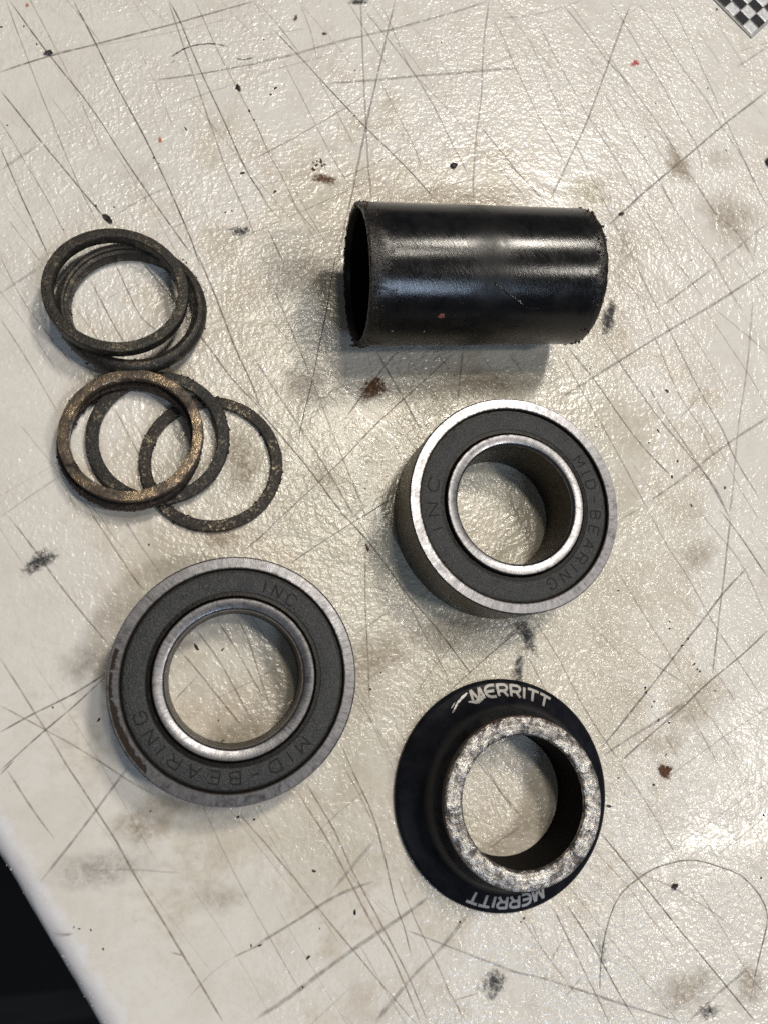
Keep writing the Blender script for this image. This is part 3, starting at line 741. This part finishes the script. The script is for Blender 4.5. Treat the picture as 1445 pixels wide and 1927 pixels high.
board = thing('worktop', 'off-white plastic worktop with a pebbled grain, crossed by knife cuts and stained', 'worktop', (0, 0, 0))
def make_slab():
    R = 4.6; T = 16.0
    prof = [(-520, 0.0)]
    prof += [(x, 0.0) for x in (-60, -20, -8, -4, -2)]
    for i in range(9):
        a = math.radians(90*i/8); prof.append((R*math.sin(a)*1.0, R*math.cos(a)-R))
    prof += [(R, -T+1.5), (R-1.5, -T), (-520, -T)]
    n = len(prof); L0, L1, N = -330.0, 480.0, 420
    vs = []; fs = []
    for i in range(N+1):
        t = L0+(L1-L0)*i/N
        for j, (u, z) in enumerate(prof):
            if u > -1.0 and z > -T+2:
                u += .22*nz((t, u, z), .12) + .16*nz((t, u, z), .9, 4) ; z += .06*nz((t, u, z), .5, 9)*(1 if u > .3 else 0)
            p = EDGE0 + EDIR*t + ENRM*u
            vs.append((p.x, p.y, z))
    for i in range(N):
        for j in range(n-1):
            fs.append((i*n+j, (i+1)*n+j, (i+1)*n+j+1, i*n+j+1))
        fs.append((i*n+n-1, (i+1)*n+n-1, (i+1)*n, i*n))
    fs.append(tuple(range(n-1, -1, -1))); fs.append(tuple(N*n+j for j in range(n)))
    o = obj('slab', vs, fs, M['board'], board)
    bm = bmesh.new(); bm.from_mesh(o.data); bmesh.ops.recalc_face_normals(bm, faces=bm.faces); bm.to_mesh(o.data); bm.free()
    return o
slab = make_slab()
burr = []
for i in range(40):      # whiskers and burrs left along the sawn edge
    t = random.uniform(-20, 60); u = random.uniform(2.6, 4.6); p = EDGE0+EDIR*t+ENRM*u
    burr.append(((p.x, p.y, math.sqrt(max(0, 4.6**2-u*u))-4.6), random.uniform(.04, .10)))
join_lumps('edge_burr', burr, M['board'], board)

ZL = [0.004]
def ribbon(name, pts, width, dark, tint, parent, rag=0.0, soft=True):
    z = ZL[0]; ZL[0] += .00035
    P = spline(pts); vs = []; cov = []; fs = []
    n = len(P); seed = random.random()*50
    for i, p in enumerate(P):
        d = (P[min(i+1, n-1)]-P[max(i-1, 0)]).normalized(); nn = Vector((-d.y, d.x))
        t = i/(n-1); e = min(1, t/.06+.15, (1-t)/.06+.15)
        w = width*(.62+.38*e)*(1+.35*nz((p.x, p.y, 0), .11, seed))
        p = p + nn*(.10*nz((p.x, p.y, 0), .12, seed+2)+.035*nz((p.x, p.y, 0), .8, seed+3))
        for s_, cc in ((-1, 0.0), (-.35, 1.0), (.35, 1.0), (1, 0.0)):
            q = p+nn*(s_*w*.5); vs.append((q.x, q.y, z)); cov.append(cc*dark*e)
    for i in range(n-1):
        for j in range(3): fs.append((i*4+j, (i+1)*4+j, (i+1)*4+j+1, i*4+j+1))
    return grime_mesh(name, vs, fs, cov, tint, rag, parent)
for w, dk, hue, pts in SCRATCHES:
    tint = TINT[hue]
    if hue == 'k': ribbon('scratch', pts, w*1.9, dk*.78, tint, board, 1.0)
    else:
        tv = .8+.5*random.random(); tint = tuple(c*tv for c in tint)
        ribbon('scratch', pts, w*(2.3 if hue == 'g' else 1.75), min(1, dk*(.84 if hue == 'g' else .86)), tint, board)
        if hue == 'd' and random.random() < .6:      # glint along a deep cut's lifted lip, painted as a pale ribbon
            off = .5*w*1.5+.05
            ribbon('scratch', [(a+off*.85, b+off*.5) for a, b in pts], .13, .55, (.74, .73, .70), board)
# fine hairline cuts that fill the space between the deep ones
for i in range(120):
    x = random.uniform(-40, 135); y = random.uniform(-60, 160)
    if (Vector((x, y))-EDGE0).dot(ENRM) > -4: continue
    ang = math.radians(random.choice([-55, -52, -58, -60, -63, -50, 32, 28, -75]) + random.uniform(-7, 7)); L = random.uniform(8, 42)
    d = Vector((math.cos(ang), math.sin(ang)))*L/2; c = Vector((x, y))
    if (c+d-EDGE0).dot(ENRM) > -1 or (c-d-EDGE0).dot(ENRM) > -1: continue
    b = Vector((-d.y, d.x))*random.uniform(-.04, .04)
    ribbon('hairline', [c-d, c+b, c+d], random.uniform(.16, .34), random.uniform(.15, .42), (lambda tv, tn: tuple(q*tv for q in tn))(random.uniform(.8, 1.4), TINT[random.choice('tgt')]), board)

def stain(c, u, v, tint, strength, parent, name='stain', z=None, rag=1.0):
    z0 = ZL[0] if z is None else z; ZL[0] += .00035
    vs = [(c[0], c[1], z0)]; cov = [strength]; fs = []
    seed = random.random()*90; RN, AN = 7, 28
    for i in range(1, RN+1):
        for j in range(AN):
            a = 2*math.pi*j/AN; t = i/RN
            k = t*(1.12+.5*nz((math.cos(a), math.sin(a), t*.4), 1.3, seed)+.22*nz((math.cos(a), math.sin(a), 0), 3.5, seed))
            vs.append((c[0]+k*(u[0]*math.cos(a)+v[0]*math.sin(a)), c[1]+k*(u[1]*math.cos(a)+v[1]*math.sin(a)), z0))
            cov.append(strength*max(0, 1-t**1.8))
    for j in range(AN): fs.append((0, 1+j, 1+(j+1) % AN))
    for i in range(RN-1):
        for j in range(AN):
            a0 = 1+i*AN+j; a1 = 1+i*AN+(j+1) % AN
            fs.append((a0, a0+AN, a1+AN, a1))
    return grime_mesh(name, vs, fs, cov, tint, rag, parent)
for cx, cy, ux, uy, vx, vy, kind, s in STAINS:
    soft = kind in 'tgy'
    tint = {'t': (.29, .22, .14), 'g': (.24, .22, .19)}.get(kind, TINT[kind])
    f = 1.5 if soft else 1.12
    stain((cx, cy), (ux*f, uy*f), (vx*f, vy*f), tint, min(1.0, s*(1.05 if soft else 1.0)), board, 'stain' if kind not in 'k' else 'smudge', rag=.38 if soft else 1.0)

# ------------------------------------------------------------------ lettering from strokes
GL = {
 'M': ([[(0, 0), (.14, 1)], [(.14, 1), (.44, .12)], [(.56, .12), (.80, 1)], [(.80, 1), (.96, 0)]], 1.0),
 'E': ([[(.78, 1), (.38, 1), (.14, .88), (.03, .66), (.03, .34), (.14, .12), (.38, 0), (.78, 0)], [(.06, .5), (.70, .5)]], .80),
 'R': ([[(.06, 0), (.06, 1), (.56, 1), (.74, .9), (.78, .74), (.72, .56), (.55, .46), (.12, .46)], [(.46, .46), (.80, 0)]], .86),
 'I': ([[(.1, 0), (.1, 1)]], .22),
 'T': ([[(0, 1), (.86, 1)], [(.43, 1), (.43, 0)]], .84),
 'e': ([[(.7, 1), (.05, 1), (.05, 0), (.7, 0)], [(.05, .5), (.6, .5)]], .75),
 'D': ([[(.05, 0), (.05, 1), (.5, 1), (.75, .75), (.75, .25), (.5, 0), (.05, 0)]], .8),
 'B': ([[(.05, 0), (.05, 1), (.5, 1), (.68, .85), (.66, .62), (.5, .52), (.05, .52)], [(.5, .52), (.72, .38), (.72, .14), (.5, 0), (.05, 0)]], .76),
 'A': ([[(0, 0), (.38, 1), (.76, 0)], [(.15, .36), (.61, .36)]], .76),
 'N': ([[(.05, 0), (.05, 1), (.7, 0), (.7, 1)]], .75),
 'G': ([[(.75, .8), (.55, 1), (.22, 1), (.05, .75), (.05, .25), (.22, 0), (.55, 0), (.75, .2), (.75, .45), (.45, .45)]], .8),
 'C': ([[(.75, .8), (.55, 1), (.22, 1), (.05, .75), (.05, .25), (.22, 0), (.55, 0), (.75, .2)]], .8),
 'm': ([[(.05, 0), (.05, 1), (.42, .3), (.8, 1), (.8, 0)]], .85),
 '-': ([[(.1, .5), (.6, .5)]], .7),
 ' ': ([], .5),
}
def arc_text(name, text, r0, r1, ang0, ang1, zfun, mat, parent, sw=.16, gap=.16, proud=.02, deep=.03, skip=()):
    """letters with tops outward, read clockwise from ang0 to ang1 (radians, ang0 > ang1)"""
    H = r1-r0; tot = sum(GL[c][1] for c in text)+gap*(len(text)-1)
    vs = []; fs = []; x0 = 0.0
    def pos(x, y, top):
        a = ang0+(ang1-ang0)*x/tot; r = r0+H*y; z = zfun(r)+(proud if top else -deep)
        return (r*math.cos(a), r*math.sin(a), z)
    kx = tot/(abs(ang1-ang0)*(r0+r1)/2)          # glyph units per mm along the arc
    for ci, c in enumerate(text):
        for poly in GL[c][0]:
            # subdivide, then a band of width sw (in letter heights) with square ends
            pts = []
            for (a, b) in zip(poly[:-1], poly[1:]):
                n = max(1, int(math.hypot(b[0]-a[0], b[1]-a[1])/.12))
                pts += [(a[0]+(b[0]-a[0])*i/n, a[1]+(b[1]-a[1])*i/n) for i in range(n)]
            pts.append(poly[-1]); L = []
            for i, p in enumerate(pts):
                q0 = pts[max(i-1, 0)]; q1 = pts[min(i+1, len(pts)-1)]
                # tangent measured in mm
                tx = (q1[0]-q0[0])/kx; ty = (q1[1]-q0[1])*H; l = math.hypot(tx, ty) or 1; nx, ny = -ty/l, tx/l
                w = sw*H/2
                if nx*0 != 0: continue
                L.append(((p[0]+nx*w*kx, p[1]+ny*w/H), (p[0]-nx*w*kx, p[1]-ny*w/H)))
            o = len(vs)
            for (a, b) in L:
                for top in (1, 0):
                    vs.append(pos(x0+a[0], a[1], top)); vs.append(pos(x0+b[0], b[1], top))
            n = len(L)
            for i in range(n-1):
                k = o+i*4
                fs += [(k, k+1, k+5, k+4), (k, k+4, k+6, k+2), (k+1, k+3, k+7, k+5)]
            fs += [(o, o+2, o+3, o+1), (o+(n-1)*4, o+(n-1)*4+1, o+(n-1)*4+3, o+(n-1)*4+2)]
        x0 += GL[c][1]+gap
    ob = obj(name, vs, fs, mat, parent, smooth=False)
    bm = bmesh.new(); bm.from_mesh(ob.data); bmesh.ops.recalc_face_normals(bm, faces=bm.faces); bm.to_mesh(ob.data); bm.free()
    return ob
def D(a): return math.radians(a)

# ------------------------------------------------------------------ bearings
def bearing(x, y, H, label, wall, word0, word1, inc0, inc1, tilt=(0, 0, 0)):
    t = thing('ball_bearing', label, 'bearing', (x, y, 0.02), tilt, 'sealed ball bearings on the worktop')
    R = 20.62
    lathe('outer_ring', [(R-.45, 0), (R, .45), (R, H-.30), (R-.26, H, .02), (18.72, H), (18.56, H-.14, .03), (18.5, H-.9), (18.5, .9), (18.8, 0)], M['steel'], t, 256)
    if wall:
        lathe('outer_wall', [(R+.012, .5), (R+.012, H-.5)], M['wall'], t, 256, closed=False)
    sz = H-.62
    def sealz(r): return sz+.10*math.sin(math.pi*max(0, min(1, (r-14.4)/3.6)))
    prof = [(18.48, sz-.45), (18.42, sz-.2), (18.02, sz-.05)]+[(r, sealz(r)) for r in (17.6, 17.0, 16.2, 15.4, 14.9)]+[(14.62, sz-.02), (14.5, sz-.22), (14.3, sz-.30), (14.15, sz-.16), (13.98, sz-.12), (13.8, sz-.40), (13.6, sz-.8), (13.6, sz-1.4), (18.48, sz-1.4)]
    seal = lathe('seal', prof, M['rubber'], t, 256, seed=x)
    lathe('grease_line', [(14.58, sz-.16, .05), (14.42, sz-.17, .1), (14.2, sz-.10, .1), (13.9, sz-.08, .1), (13.62, sz-.42, .06), (13.45, sz-.62)], M['groove'], t, 256, closed=False, seed=x+2, sc=1.8)
    lathe('grease_line', [(18.51, H-.34), (18.40, sz-.10, .08), (18.1, sz-.005, .10), (17.95, sz-.03)], M['groove'], t, 256, closed=False, seed=x+4, sc=1.5)
    arc_text('lettering', 'mID-BeARING', 15.15, 17.15, D(word0), D(word1), sealz, M['press'], seal, .13, .55, .016)
    arc_text('lettering', 'INC', 15.15, 17.15, D(inc0), D(inc1), sealz, M['press'], seal, .13, .55, .016)
    b = 11.35
    inner = lathe('inner_ring', [(13.30, H-.02), (13.42, H-.14), (13.42, .14), (13.28, 0), (b+.45, 0), (b, .5), (b, H-.75), (b+.10, H-.45), (b+.33, H-.1), (b+.48, H)], M['steel'], t, 256)
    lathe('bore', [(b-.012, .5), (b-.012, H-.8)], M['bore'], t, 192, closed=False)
    return t
left = bearing(2.1, -1.8, 9.5, 'larger-looking ball bearing at lower left, with a brown smear on its rim', False, -42, -163, 72, 50)
right = bearing(53.6, 27.7, 12.8, 'taller ball bearing below the black tube, its side wall showing', True, 35, -72, 198, 162)

# brown residue on the left bearing's rim
def rim_patch(name, parent, r0, r1, a0, a1, z, mat, seed, amp=.5, n=70):
    vs = []; fs = []
    for i in range(n+1):
        t = i/n; a = D(a0+(a1-a0)*t); e = min(1, t/.10, (1-t)/.06)
        ra = r1-.05; rb = r1-(r1-r0)*max(.03, e*(.82+amp*.6*nz((t*14, 0, 0), 1, seed)+amp*.5*nz((t*50, 0, 0), 1, seed+2)))
        rb = max(rb, r0)
        for k in range(4):
            r = ra+(rb-ra)*k/3
            vs.append((r*math.cos(a), r*math.sin(a), z))
    for i in range(n):
        for k in range(3): fs.append((i*4+k, i*4+k+1, (i+1)*4+k+1, (i+1)*4+k))
    return obj(name, vs, fs, mat, parent, smooth=False)
rim_patch('brown_residue', left, 19.0, 20.2, 186, 226, 9.512, M['residue'], 3.0, .45)
rim_patch('brown_residue', left, 19.3, 20.2, 163, 174, 9.512, M['residue'], 8.0, .5)
rim_patch('brown_residue', left, 19.5, 20.2, 174, 187, 9.512, M['residue'], 5.0, .9)

# ------------------------------------------------------------------ flared cone spacer with worn end
cone = thing('cone_spacer', 'black flared cone spacer lettered twice in silver, bare worn metal on its collar', 'cone spacer', (51.4, -25.2, 0.02))
CP = [(20.55, .05), (20.78, .28), (20.78, .68), (20.6, .92), (20.0, 1.14), (19.0, 1.50), (18.0, 1.93), (17.2, 2.40), (16.5, 3.0), (15.9, 3.8), (15.4, 4.8), (15.0, 6.1), (14.72, 7.6), (14.55, 9.2), (14.46, 10.5)]
def cone_z(r):
    for (r0, z0), (r1, z1) in zip(CP[3:-1], CP[4:]):
        if r1 <= r <= r0: return z0+(z1-z0)*(r0-r)/(r0-r1)
    return CP[3][1]
body = lathe('flared_body', CP+[(14.30, 10.72), (11.3, 10.72), (11.22, 10.3), (11.22, .4), (11.5, .0), (20.3, 0)], M['black'], cone, 256)
lathe('end_face', [(14.46, 10.45, .05), (14.46, 10.85, .14), (14.18, 11.10, .20), (13.6, 11.18, .16), (12.8, 11.18, .18), (12.0, 11.17, .22), (11.54, 11.06, .32), (11.26, 10.75, .18), (11.20, 10.4, .04)], M['face'], cone, 256, seed=3.3, sc=.9, closed=False)
lathe('bore_wall', [(11.195, 10.45), (11.195, .35)], M['bore_black'], cone, 192, closed=False)
lathe('rust_line', [(14.50, 10.2, .10), (14.58, 10.42, .14), (14.48, 10.62, .1)], M['rust'], cone, 256, seed=8, sc=1.3, closed=False)
arc_text('lettering', 'MERRITT', 17.65, 19.75, D(107), D(57), cone_z, M['letters'], cone, .245, .15)
arc_text('lettering', 'MERRITT', 17.65, 19.75, D(-71), D(-116), cone_z, M['letters'], cone, .245, .15)
def scuff(parent, pts, w, zf, seed, name='scuff', mat='scuff'):
    vs = []; fs = []; n = 26
    P = spline(pts, .35)
    for i, p in enumerate(P):
        d = (P[min(i+1, len(P)-1)]-P[max(i-1, 0)]).normalized(); nn = Vector((-d.y, d.x)); t = i/(len(P)-1)
        ww = w*math.sin(math.pi*min(1, max(0, t*.94+.03)))**.6*(1+.7*nz((p.x, p.y, 0), 1.6, seed))
        for s_ in (-1, -.4, .4, 1):
            q = p+nn*s_*ww/2*(1+.4*nz((p.x, p.y, s_), 2.5, seed)); vs.append((q.x, q.y, zf(math.hypot(q.x, q.y))+.03))
    for i in range(len(P)-1):
        for k in range(3): fs.append((i*4+k, i*4+k+1, (i+1)*4+k+1, (i+1)*4+k))
    return obj(name, vs, fs, M[mat], parent, smooth=True)
def cpx(a, r): return (r*math.cos(D(a)), r*math.sin(D(a)))
scuff(cone, [cpx(110, 18.0), cpx(106, 17.5), cpx(102, 17.7), cpx(99, 18.3)], .75, cone_z, 2.0)
scuff(cone, [cpx(117, 18.6), cpx(112, 19.1), cpx(108, 19.5)], .55, cone_z, 5.0)
scuff(cone, [cpx(122, 17.8), cpx(118, 18.3), cpx(115, 18.9)], .35, cone_z, 7.0)
scuff(cone, [cpx(121, 18.5), cpx(117, 19.0)], .16, cone_z, 9.0)
# the dent across the collar at lower right
scuff(cone, [(13.9*math.cos(D(-15)), 13.9*math.sin(D(-15))), (11.6*math.cos(D(-8)), 11.6*math.sin(D(-8)))], .35, lambda r: 11.17, 4.0, 'bright_nick')

# ------------------------------------------------------------------ black tube
TA = .0638; TR = 13.12; TL = 45.5
tube = thing('spacer_tube', 'black painted metal tube lying on its side with grimy chewed ends', 'tube', (24.76, 71.67, TR+.02), (0, 0, TA))
def make_tube():
    seg = 200; prof = [(0.0, TR-.95, .05), (-.02, TR-.6, .08), (-.02, TR-.3, .1), (.18, TR-.02, .07), (.7, TR, 0)]
    prof += [(TL*i/14, TR, 0) for i in range(1, 14)]
    prof += [(TL-1.3, TR, 0), (TL-.5, TR-.08, .05), (TL-.12, TR-.35, .08), (TL, TR-.75, .1), (TL, TR-1.15, .05), (TL-1, TR-1.3, 0), (TL/2, TR-1.3, 0), (1.0, TR-1.3, 0)]
    inner = [(1.2, TR-1.32), (TL/2, TR-1.32), (TL-1.2, TR-1.32)]; iv = []; jf = []
    for i in range(96):
        a = 2*math.pi*i/96
        for (x, r) in inner: iv.append((x, r*math.cos(a), r*math.sin(a)))
    for i in range(96):
        i2 = (i+1) % 96
        for j in range(2): jf.append((i*3+j, i2*3+j, i2*3+j+1, i*3+j+1))
    obj('tube_bore', iv, jf, M['bore_black'], tube)
    n = len(prof); vs = []; fs = []
    for i in range(seg):
        a = 2*math.pi*i/seg; ca, sa = math.cos(a), math.sin(a)
        for (x, r, am) in prof:
            if am: x += am*2.2*nz((x, ca*TR, sa*TR), .9, 1)+am*1.5*nz((x, ca*TR, sa*TR), 3, 2); r += am*nz((x, ca*TR, sa*TR), 1.8, 6)
            vs.append((x, r*ca, r*sa))
    for i in range(seg):
        i2 = (i+1) % seg
        for j in range(n):
            j2 = (j+1) % n; fs.append((i*n+j, i*n+j2, i2*n+j2, i2*n+j))
    return obj('tube_wall', vs, fs, M['tube'], tube)
make_tube()
items = []
for end, cnt in ((0, 420), (1, 300)):
    for i in range(cnt):
        a = random.uniform(0, 2*math.pi)
        x = (abs(random.gauss(0, 1.2))-.1 if end == 0 else TL-abs(random.gauss(0, 1.1))+.05); r = TR-(0 if .3 < x < TL-.4 else random.uniform(0, .8))
        if nz((math.cos(a)*3, math.sin(a)*3, end*9), .9, 2) < -.12 and random.random() < .7: continue
        items.append(((x, r*math.cos(a), r*math.sin(a)), random.uniform(.06, .25)*(1.5 if random.random() < .08 else 1)))
for q in range(14):    # the torn burr at the left mouth
    a = D(208+q*1.0); items.append(((-.1-.11*q, (TR-.2)*math.cos(D(205)), (TR-.4)*math.sin(D(205))+.25*math.sin(q*.8)), .26-.010*q))
join_lumps('dried_crust', items, M['crust'], tube)
def on_tube(x, phi, r=TR+.02): return (x, r*math.cos(phi), r*math.sin(phi))
def tube_patch(name, x, phi, w, h, mat, seed):
    v, f = lump_data(1.0, seed, 1.0, .4)
    o = Vector(on_tube(x, phi, TR)); e1 = Vector((1, 0, 0)); e3 = Vector((0, math.cos(phi), math.sin(phi))); e2 = e3.cross(e1)
    return obj(name, [o+e1*p.x*w+e2*p.y*h+e3*p.z*.06 for p in v], f, mat, tube)
tube_patch('red_paint_fleck', 13.6, D(150), .62, .5, M['red'], 3)
tube_patch('dust_fleck', 4.9, D(166), .22, .12, M['letters'], 5)
tube_patch('dust_fleck', 11.0, D(167), .12, .26, M['letters'], 6)
pts = []
for i in range(46):
    t = i/45; pts.append((on_tube(22.6+6.3*t+.15*nz((t*20, 0, 0), 1), D(123+17*t+1.2*nz((t*30, 3, 0), 1)), TR+.0), random.uniform(.10, .22)))
for i in range(14):
    t = i/13; pts.append((on_tube(29+4.5*t, D(141+3*math.sin(t*3)), TR), random.uniform(.03, .07)))
join_lumps('torn_paint_ridge', pts, M['ridge'], tube)
bits = []
for i in range(60):
    bits.append((on_tube(random.uniform(1.5, 44), D(random.uniform(50, 165)), TR+.01), random.uniform(.03, .085)))
join_lumps('paint_grit', bits, M['crust'], tube)

# ------------------------------------------------------------------ spacer rings
def ring(label, x, y, z, R, r, h, mat, tx, ty, seed, crust=60, am=.10, prof=None, crumbs='crust'):
    t = thing('spacer_ring', label, 'spacer ring', (x, y, z), (math.atan(ty), -math.atan(tx), 0), 'loose spacer rings')
    c = .16
    P = prof or [(R-c, 0, am), (R-.03, c, am), (R, h*.5, am*.8), (R-.02, h-c, am), (R-c, h-.01, am), (R-.45, h, am*.4), ((R+r)/2, h+.02, am*.4), (r+.40, h, am*.4), (r+c, h-.01, am), (r+.02, h-c, am), (r, h*.5, am*.6), (r+.03, c, am), (r+c, 0, am)]
    lathe('ring_body', P, mat, t, 300, seed=seed, sc=1.5)
    it = []
    for i in range(int(crust*1.6)):
        a = random.uniform(0, 2*math.pi)
        if nz((math.cos(a)*2, math.sin(a)*2, seed), 1.0, seed) < -.05 and random.random() < .75: continue
        inner = random.random() < .42
        rr = (r+.02 if inner else R-.02)
        it.append(((rr*math.cos(a), rr*math.sin(a), random.uniform(.1, h-.05)), random.uniform(.07, .21)*(1.6 if random.random() < .12 else 1)))
    if it: join_lumps('rust_crumbs', it, M[crumbs], t)
    return t
ring('thin worn steel ring at the right, lowest in the pile', -1.85, 37.94, .02, 13.2, 11.02, 1.1, M['ring_thin'], 0, 0, 1.0, 150)
ring('dark grey ring lying between the bronze ring and the thin worn ring', -11.5, 42.5, .72, 12.95, 10.72, 1.35, M['ring_grey'], .052, 0, 2.0, 170)
ring('rusty brown ring directly beneath the bronze one', -16.35, 40.9, 1.72, 12.75, 10.75, 1.6, M['ring_brown'], .075, -.06, 3.0, 260, .12)
ring('bronze coloured ring with a bright worn face, on top of the lower pile', -15.95, 42.0, 3.38, 12.72, 10.78, 1.7, M['ring_bronze'], .075, -.06, 4.0, 120, .06)
# heavy lower ring of the upper pile: bulged body with a stepped inner lip
R2 = 13.85
P2 = [(R2-1.0, 0, .06), (R2-.35, .35, .06), (R2, 1.1, .05), (R2-.05, 1.8, .05), (R2-.35, 2.4, .04), (R2-.9, 2.85, .03), (R2-1.5, 3.0, .03), (R2-1.85, 2.85, .04), (R2-2.0, 2.45, .05), (R2-2.25, 2.35, .05), (R2-2.55, 2.2, .05), (R2-2.7, 1.8, .05), (10.95, .5, .06), (11.1, 0.05, .06)]
ring('heavy black ring with a rounded bulging side, lower one of the upper pair', -16.75, 67.8, 1.1, R2, 10.95, 3.0, M['ring_dark'], 0, -.075, 5.0, 110, .06, P2)
ring('flat black ring, upper one of the upper pair', -19.25, 69.6, 4.05, 12.98, 10.98, 2.2, M['ring_dark'], -.02, -.075, 6.0, 90, .05)

# ------------------------------------------------------------------ crumbs and flakes on the board
def crumb(label, x, y, r, mat, seed, squash=.6, stretch=1.0, ang=0.0, cat='crumb', group=None, amp=.62, name='crumb'):
    v, f = lump_data(r, seed, squash, amp)
    zmin = min(p.z for p in v); ca, sa = math.cos(ang), math.sin(ang)
    vs = [((p.x*stretch)*ca-p.y*sa, (p.x*stretch)*sa+p.y*ca, p.z-zmin*.72) for p in v]
    o = obj(name, vs, f, mat, None, sharp=math.radians(60))
    o.location = Vector((x, y, .02))*S
    o['label'] = label; o['category'] = cat
    if group: o['group'] = group
    return o
crumb('largest black crumb, inside the arc scratch at lower right', 85.08, -45.05, .46, M['crust'], 1, .8)
crumb('long black crumb touching the cut just above the upper rings', -22.11, 87.71, .48, M['soot'], 2, .5, 2.1, D(-52))
crumb('black flake where two cuts cross near the upper left corner', -34.4, 123.9, .52, M['soot'], 3, .4, 1.6, D(5))
crumb('slender black crumb on a cut left of the arc mark', 3.35, 120.99, .34, M['soot'], 4, .5, 2.0, D(-65))
crumb('dark crumb standing above the black tube, alone on the pale board', 50.35, 107.6, .58, M['soot'], 5, .4, 1.3, D(40))
crumb('brown round pellet at the right border of the board', 133.6, 117.7, 1.45, M['pellet'], 6, .5, 1.0, 0, amp=.12)
crumb('thin reddish splinter between the two bearings', 27.5, 21.5, .22, M['rust'], 7, .5, 3.0, D(-68), 'splinter')
crumb('black sliver seen through the bore of the lower left bearing', -4.56, 3.9, .24, M['soot'], 8, .5, 2.4, D(-60), 'sliver')
crumb('brown crumb on a cut just right of the tube top corner', 90.4, 99.4, .38, M['crust'], 9, .45, 1.4, D(20))
# rust flakes: curled crusts made of a few lumps each
def flake(label, x, y, spread, n, seed, mat='rust', size=(.12, .34)):
    rnd = random.Random(seed); vs = []; fs = []
    for i in range(n):
        a = rnd.uniform(0, 6.28); d = spread*rnd.random()**.7
        v, f = small_lump(rnd.uniform(*size), seed+i*.7); o = len(vs)
        c = Vector((d*math.cos(a)*1.2, d*math.sin(a)*.8, .06)); st = rnd.uniform(.6, 2.4); an = rnd.uniform(0, 3.14)
        for p in v:
            vs.append((c.x+p.x*st*math.cos(an)-p.y*math.sin(an), c.y+p.x*st*math.sin(an)+p.y*math.cos(an), c.z+p.z*.5))
        fs += [tuple(q+o for q in t) for t in f]
    o = obj('rust_flake', vs, fs, M[mat], None, sharp=math.radians(60)); o.location = Vector((x, y, .03))*S
    o['label'] = label; o['category'] = 'rust flake'; o['group'] = 'rust flakes fallen on the worktop'
    return o
flake('curled brown rust flake right of the flared cone', 85.8, -23.8, 1.1, 16, 1)
flake('rust flakes on the stain below the left mouth of the tube', 30.3, 55.3, 1.5, 14, 2)
flake('rust flakes scattered above and left of the tube', 19.7, 104.4, 1.7, 12, 3, size=(.10, .26))
for i, (x, y, r) in enumerate(SPECKS):
    crumb('tiny black speck of grit loose on the pale worktop', x, y, r*(.5+.2*random.random()), M['soot'] if i % 4 else M['crust'], 20+i, .45, random.uniform(1, 2.6), random.uniform(0, 3), 'speck', 'grit specks on the worktop', name='grit_speck')

# ------------------------------------------------------------------ woven checker plate at the top right corner
plate = thing('checker_plate', 'thin plate of black and silver checker weave at the upper right corner', 'plate', (133.9, 154.0, 0.02))
E1 = (Vector((124.1, 164.2))-Vector((133.8, 154.0))).normalized(); E2 = Vector((E1.y, -E1.x))
def pl(u, v, z): p = E1*u+E2*v; return (p.x, p.y, z)
def quadbox(name, u0, u1, v0, v1, z0, z1, mat, parent, ch=.12):
    vs = [pl(u, v, z0) for u, v in ((u0, v0), (u1, v0), (u1, v1), (u0, v1))]+[pl(u, v, z1-ch*.5) for u, v in ((u0, v0), (u1, v0), (u1, v1), (u0, v1))]
    vs += [pl(u, v, z1) for u, v in ((u0+ch, v0+ch), (u1-ch, v0+ch), (u1-ch, v1-ch), (u0+ch, v1-ch))]
    f = [(0, 3, 2, 1)]
    for b in (0, 4):
        for i in range(4): j = (i+1) % 4; f.append((b+i, b+j, b+j+4, b+i+4))
    f.append((8, 9, 10, 11))
    o = obj(name, vs, f, mat, parent, smooth=False)
    bm = bmesh.new(); bm.from_mesh(o.data); bmesh.ops.recalc_face_normals(bm, faces=bm.faces); bm.to_mesh(o.data); bm.free()
    return o
quadbox('backing', 0, 44, 0, 30, 0, .35, M['grey'], plate)
CS = 3.35
for i in range(12):
    for j in range(8):
        u0, v0 = .55+i*CS, .45+j*CS
        if (i+j) % 2: m = M['carbon']
        else: m = M['white'] if random.random() > .2 or (i+j) == 0 else M['grey']
        g = random.uniform(.02, .12)
        quadbox('weave_cell', u0+g, u0+CS-.04, v0+.05, v0+CS-g, .36, .5+random.uniform(0, .08), m, plate, .2)
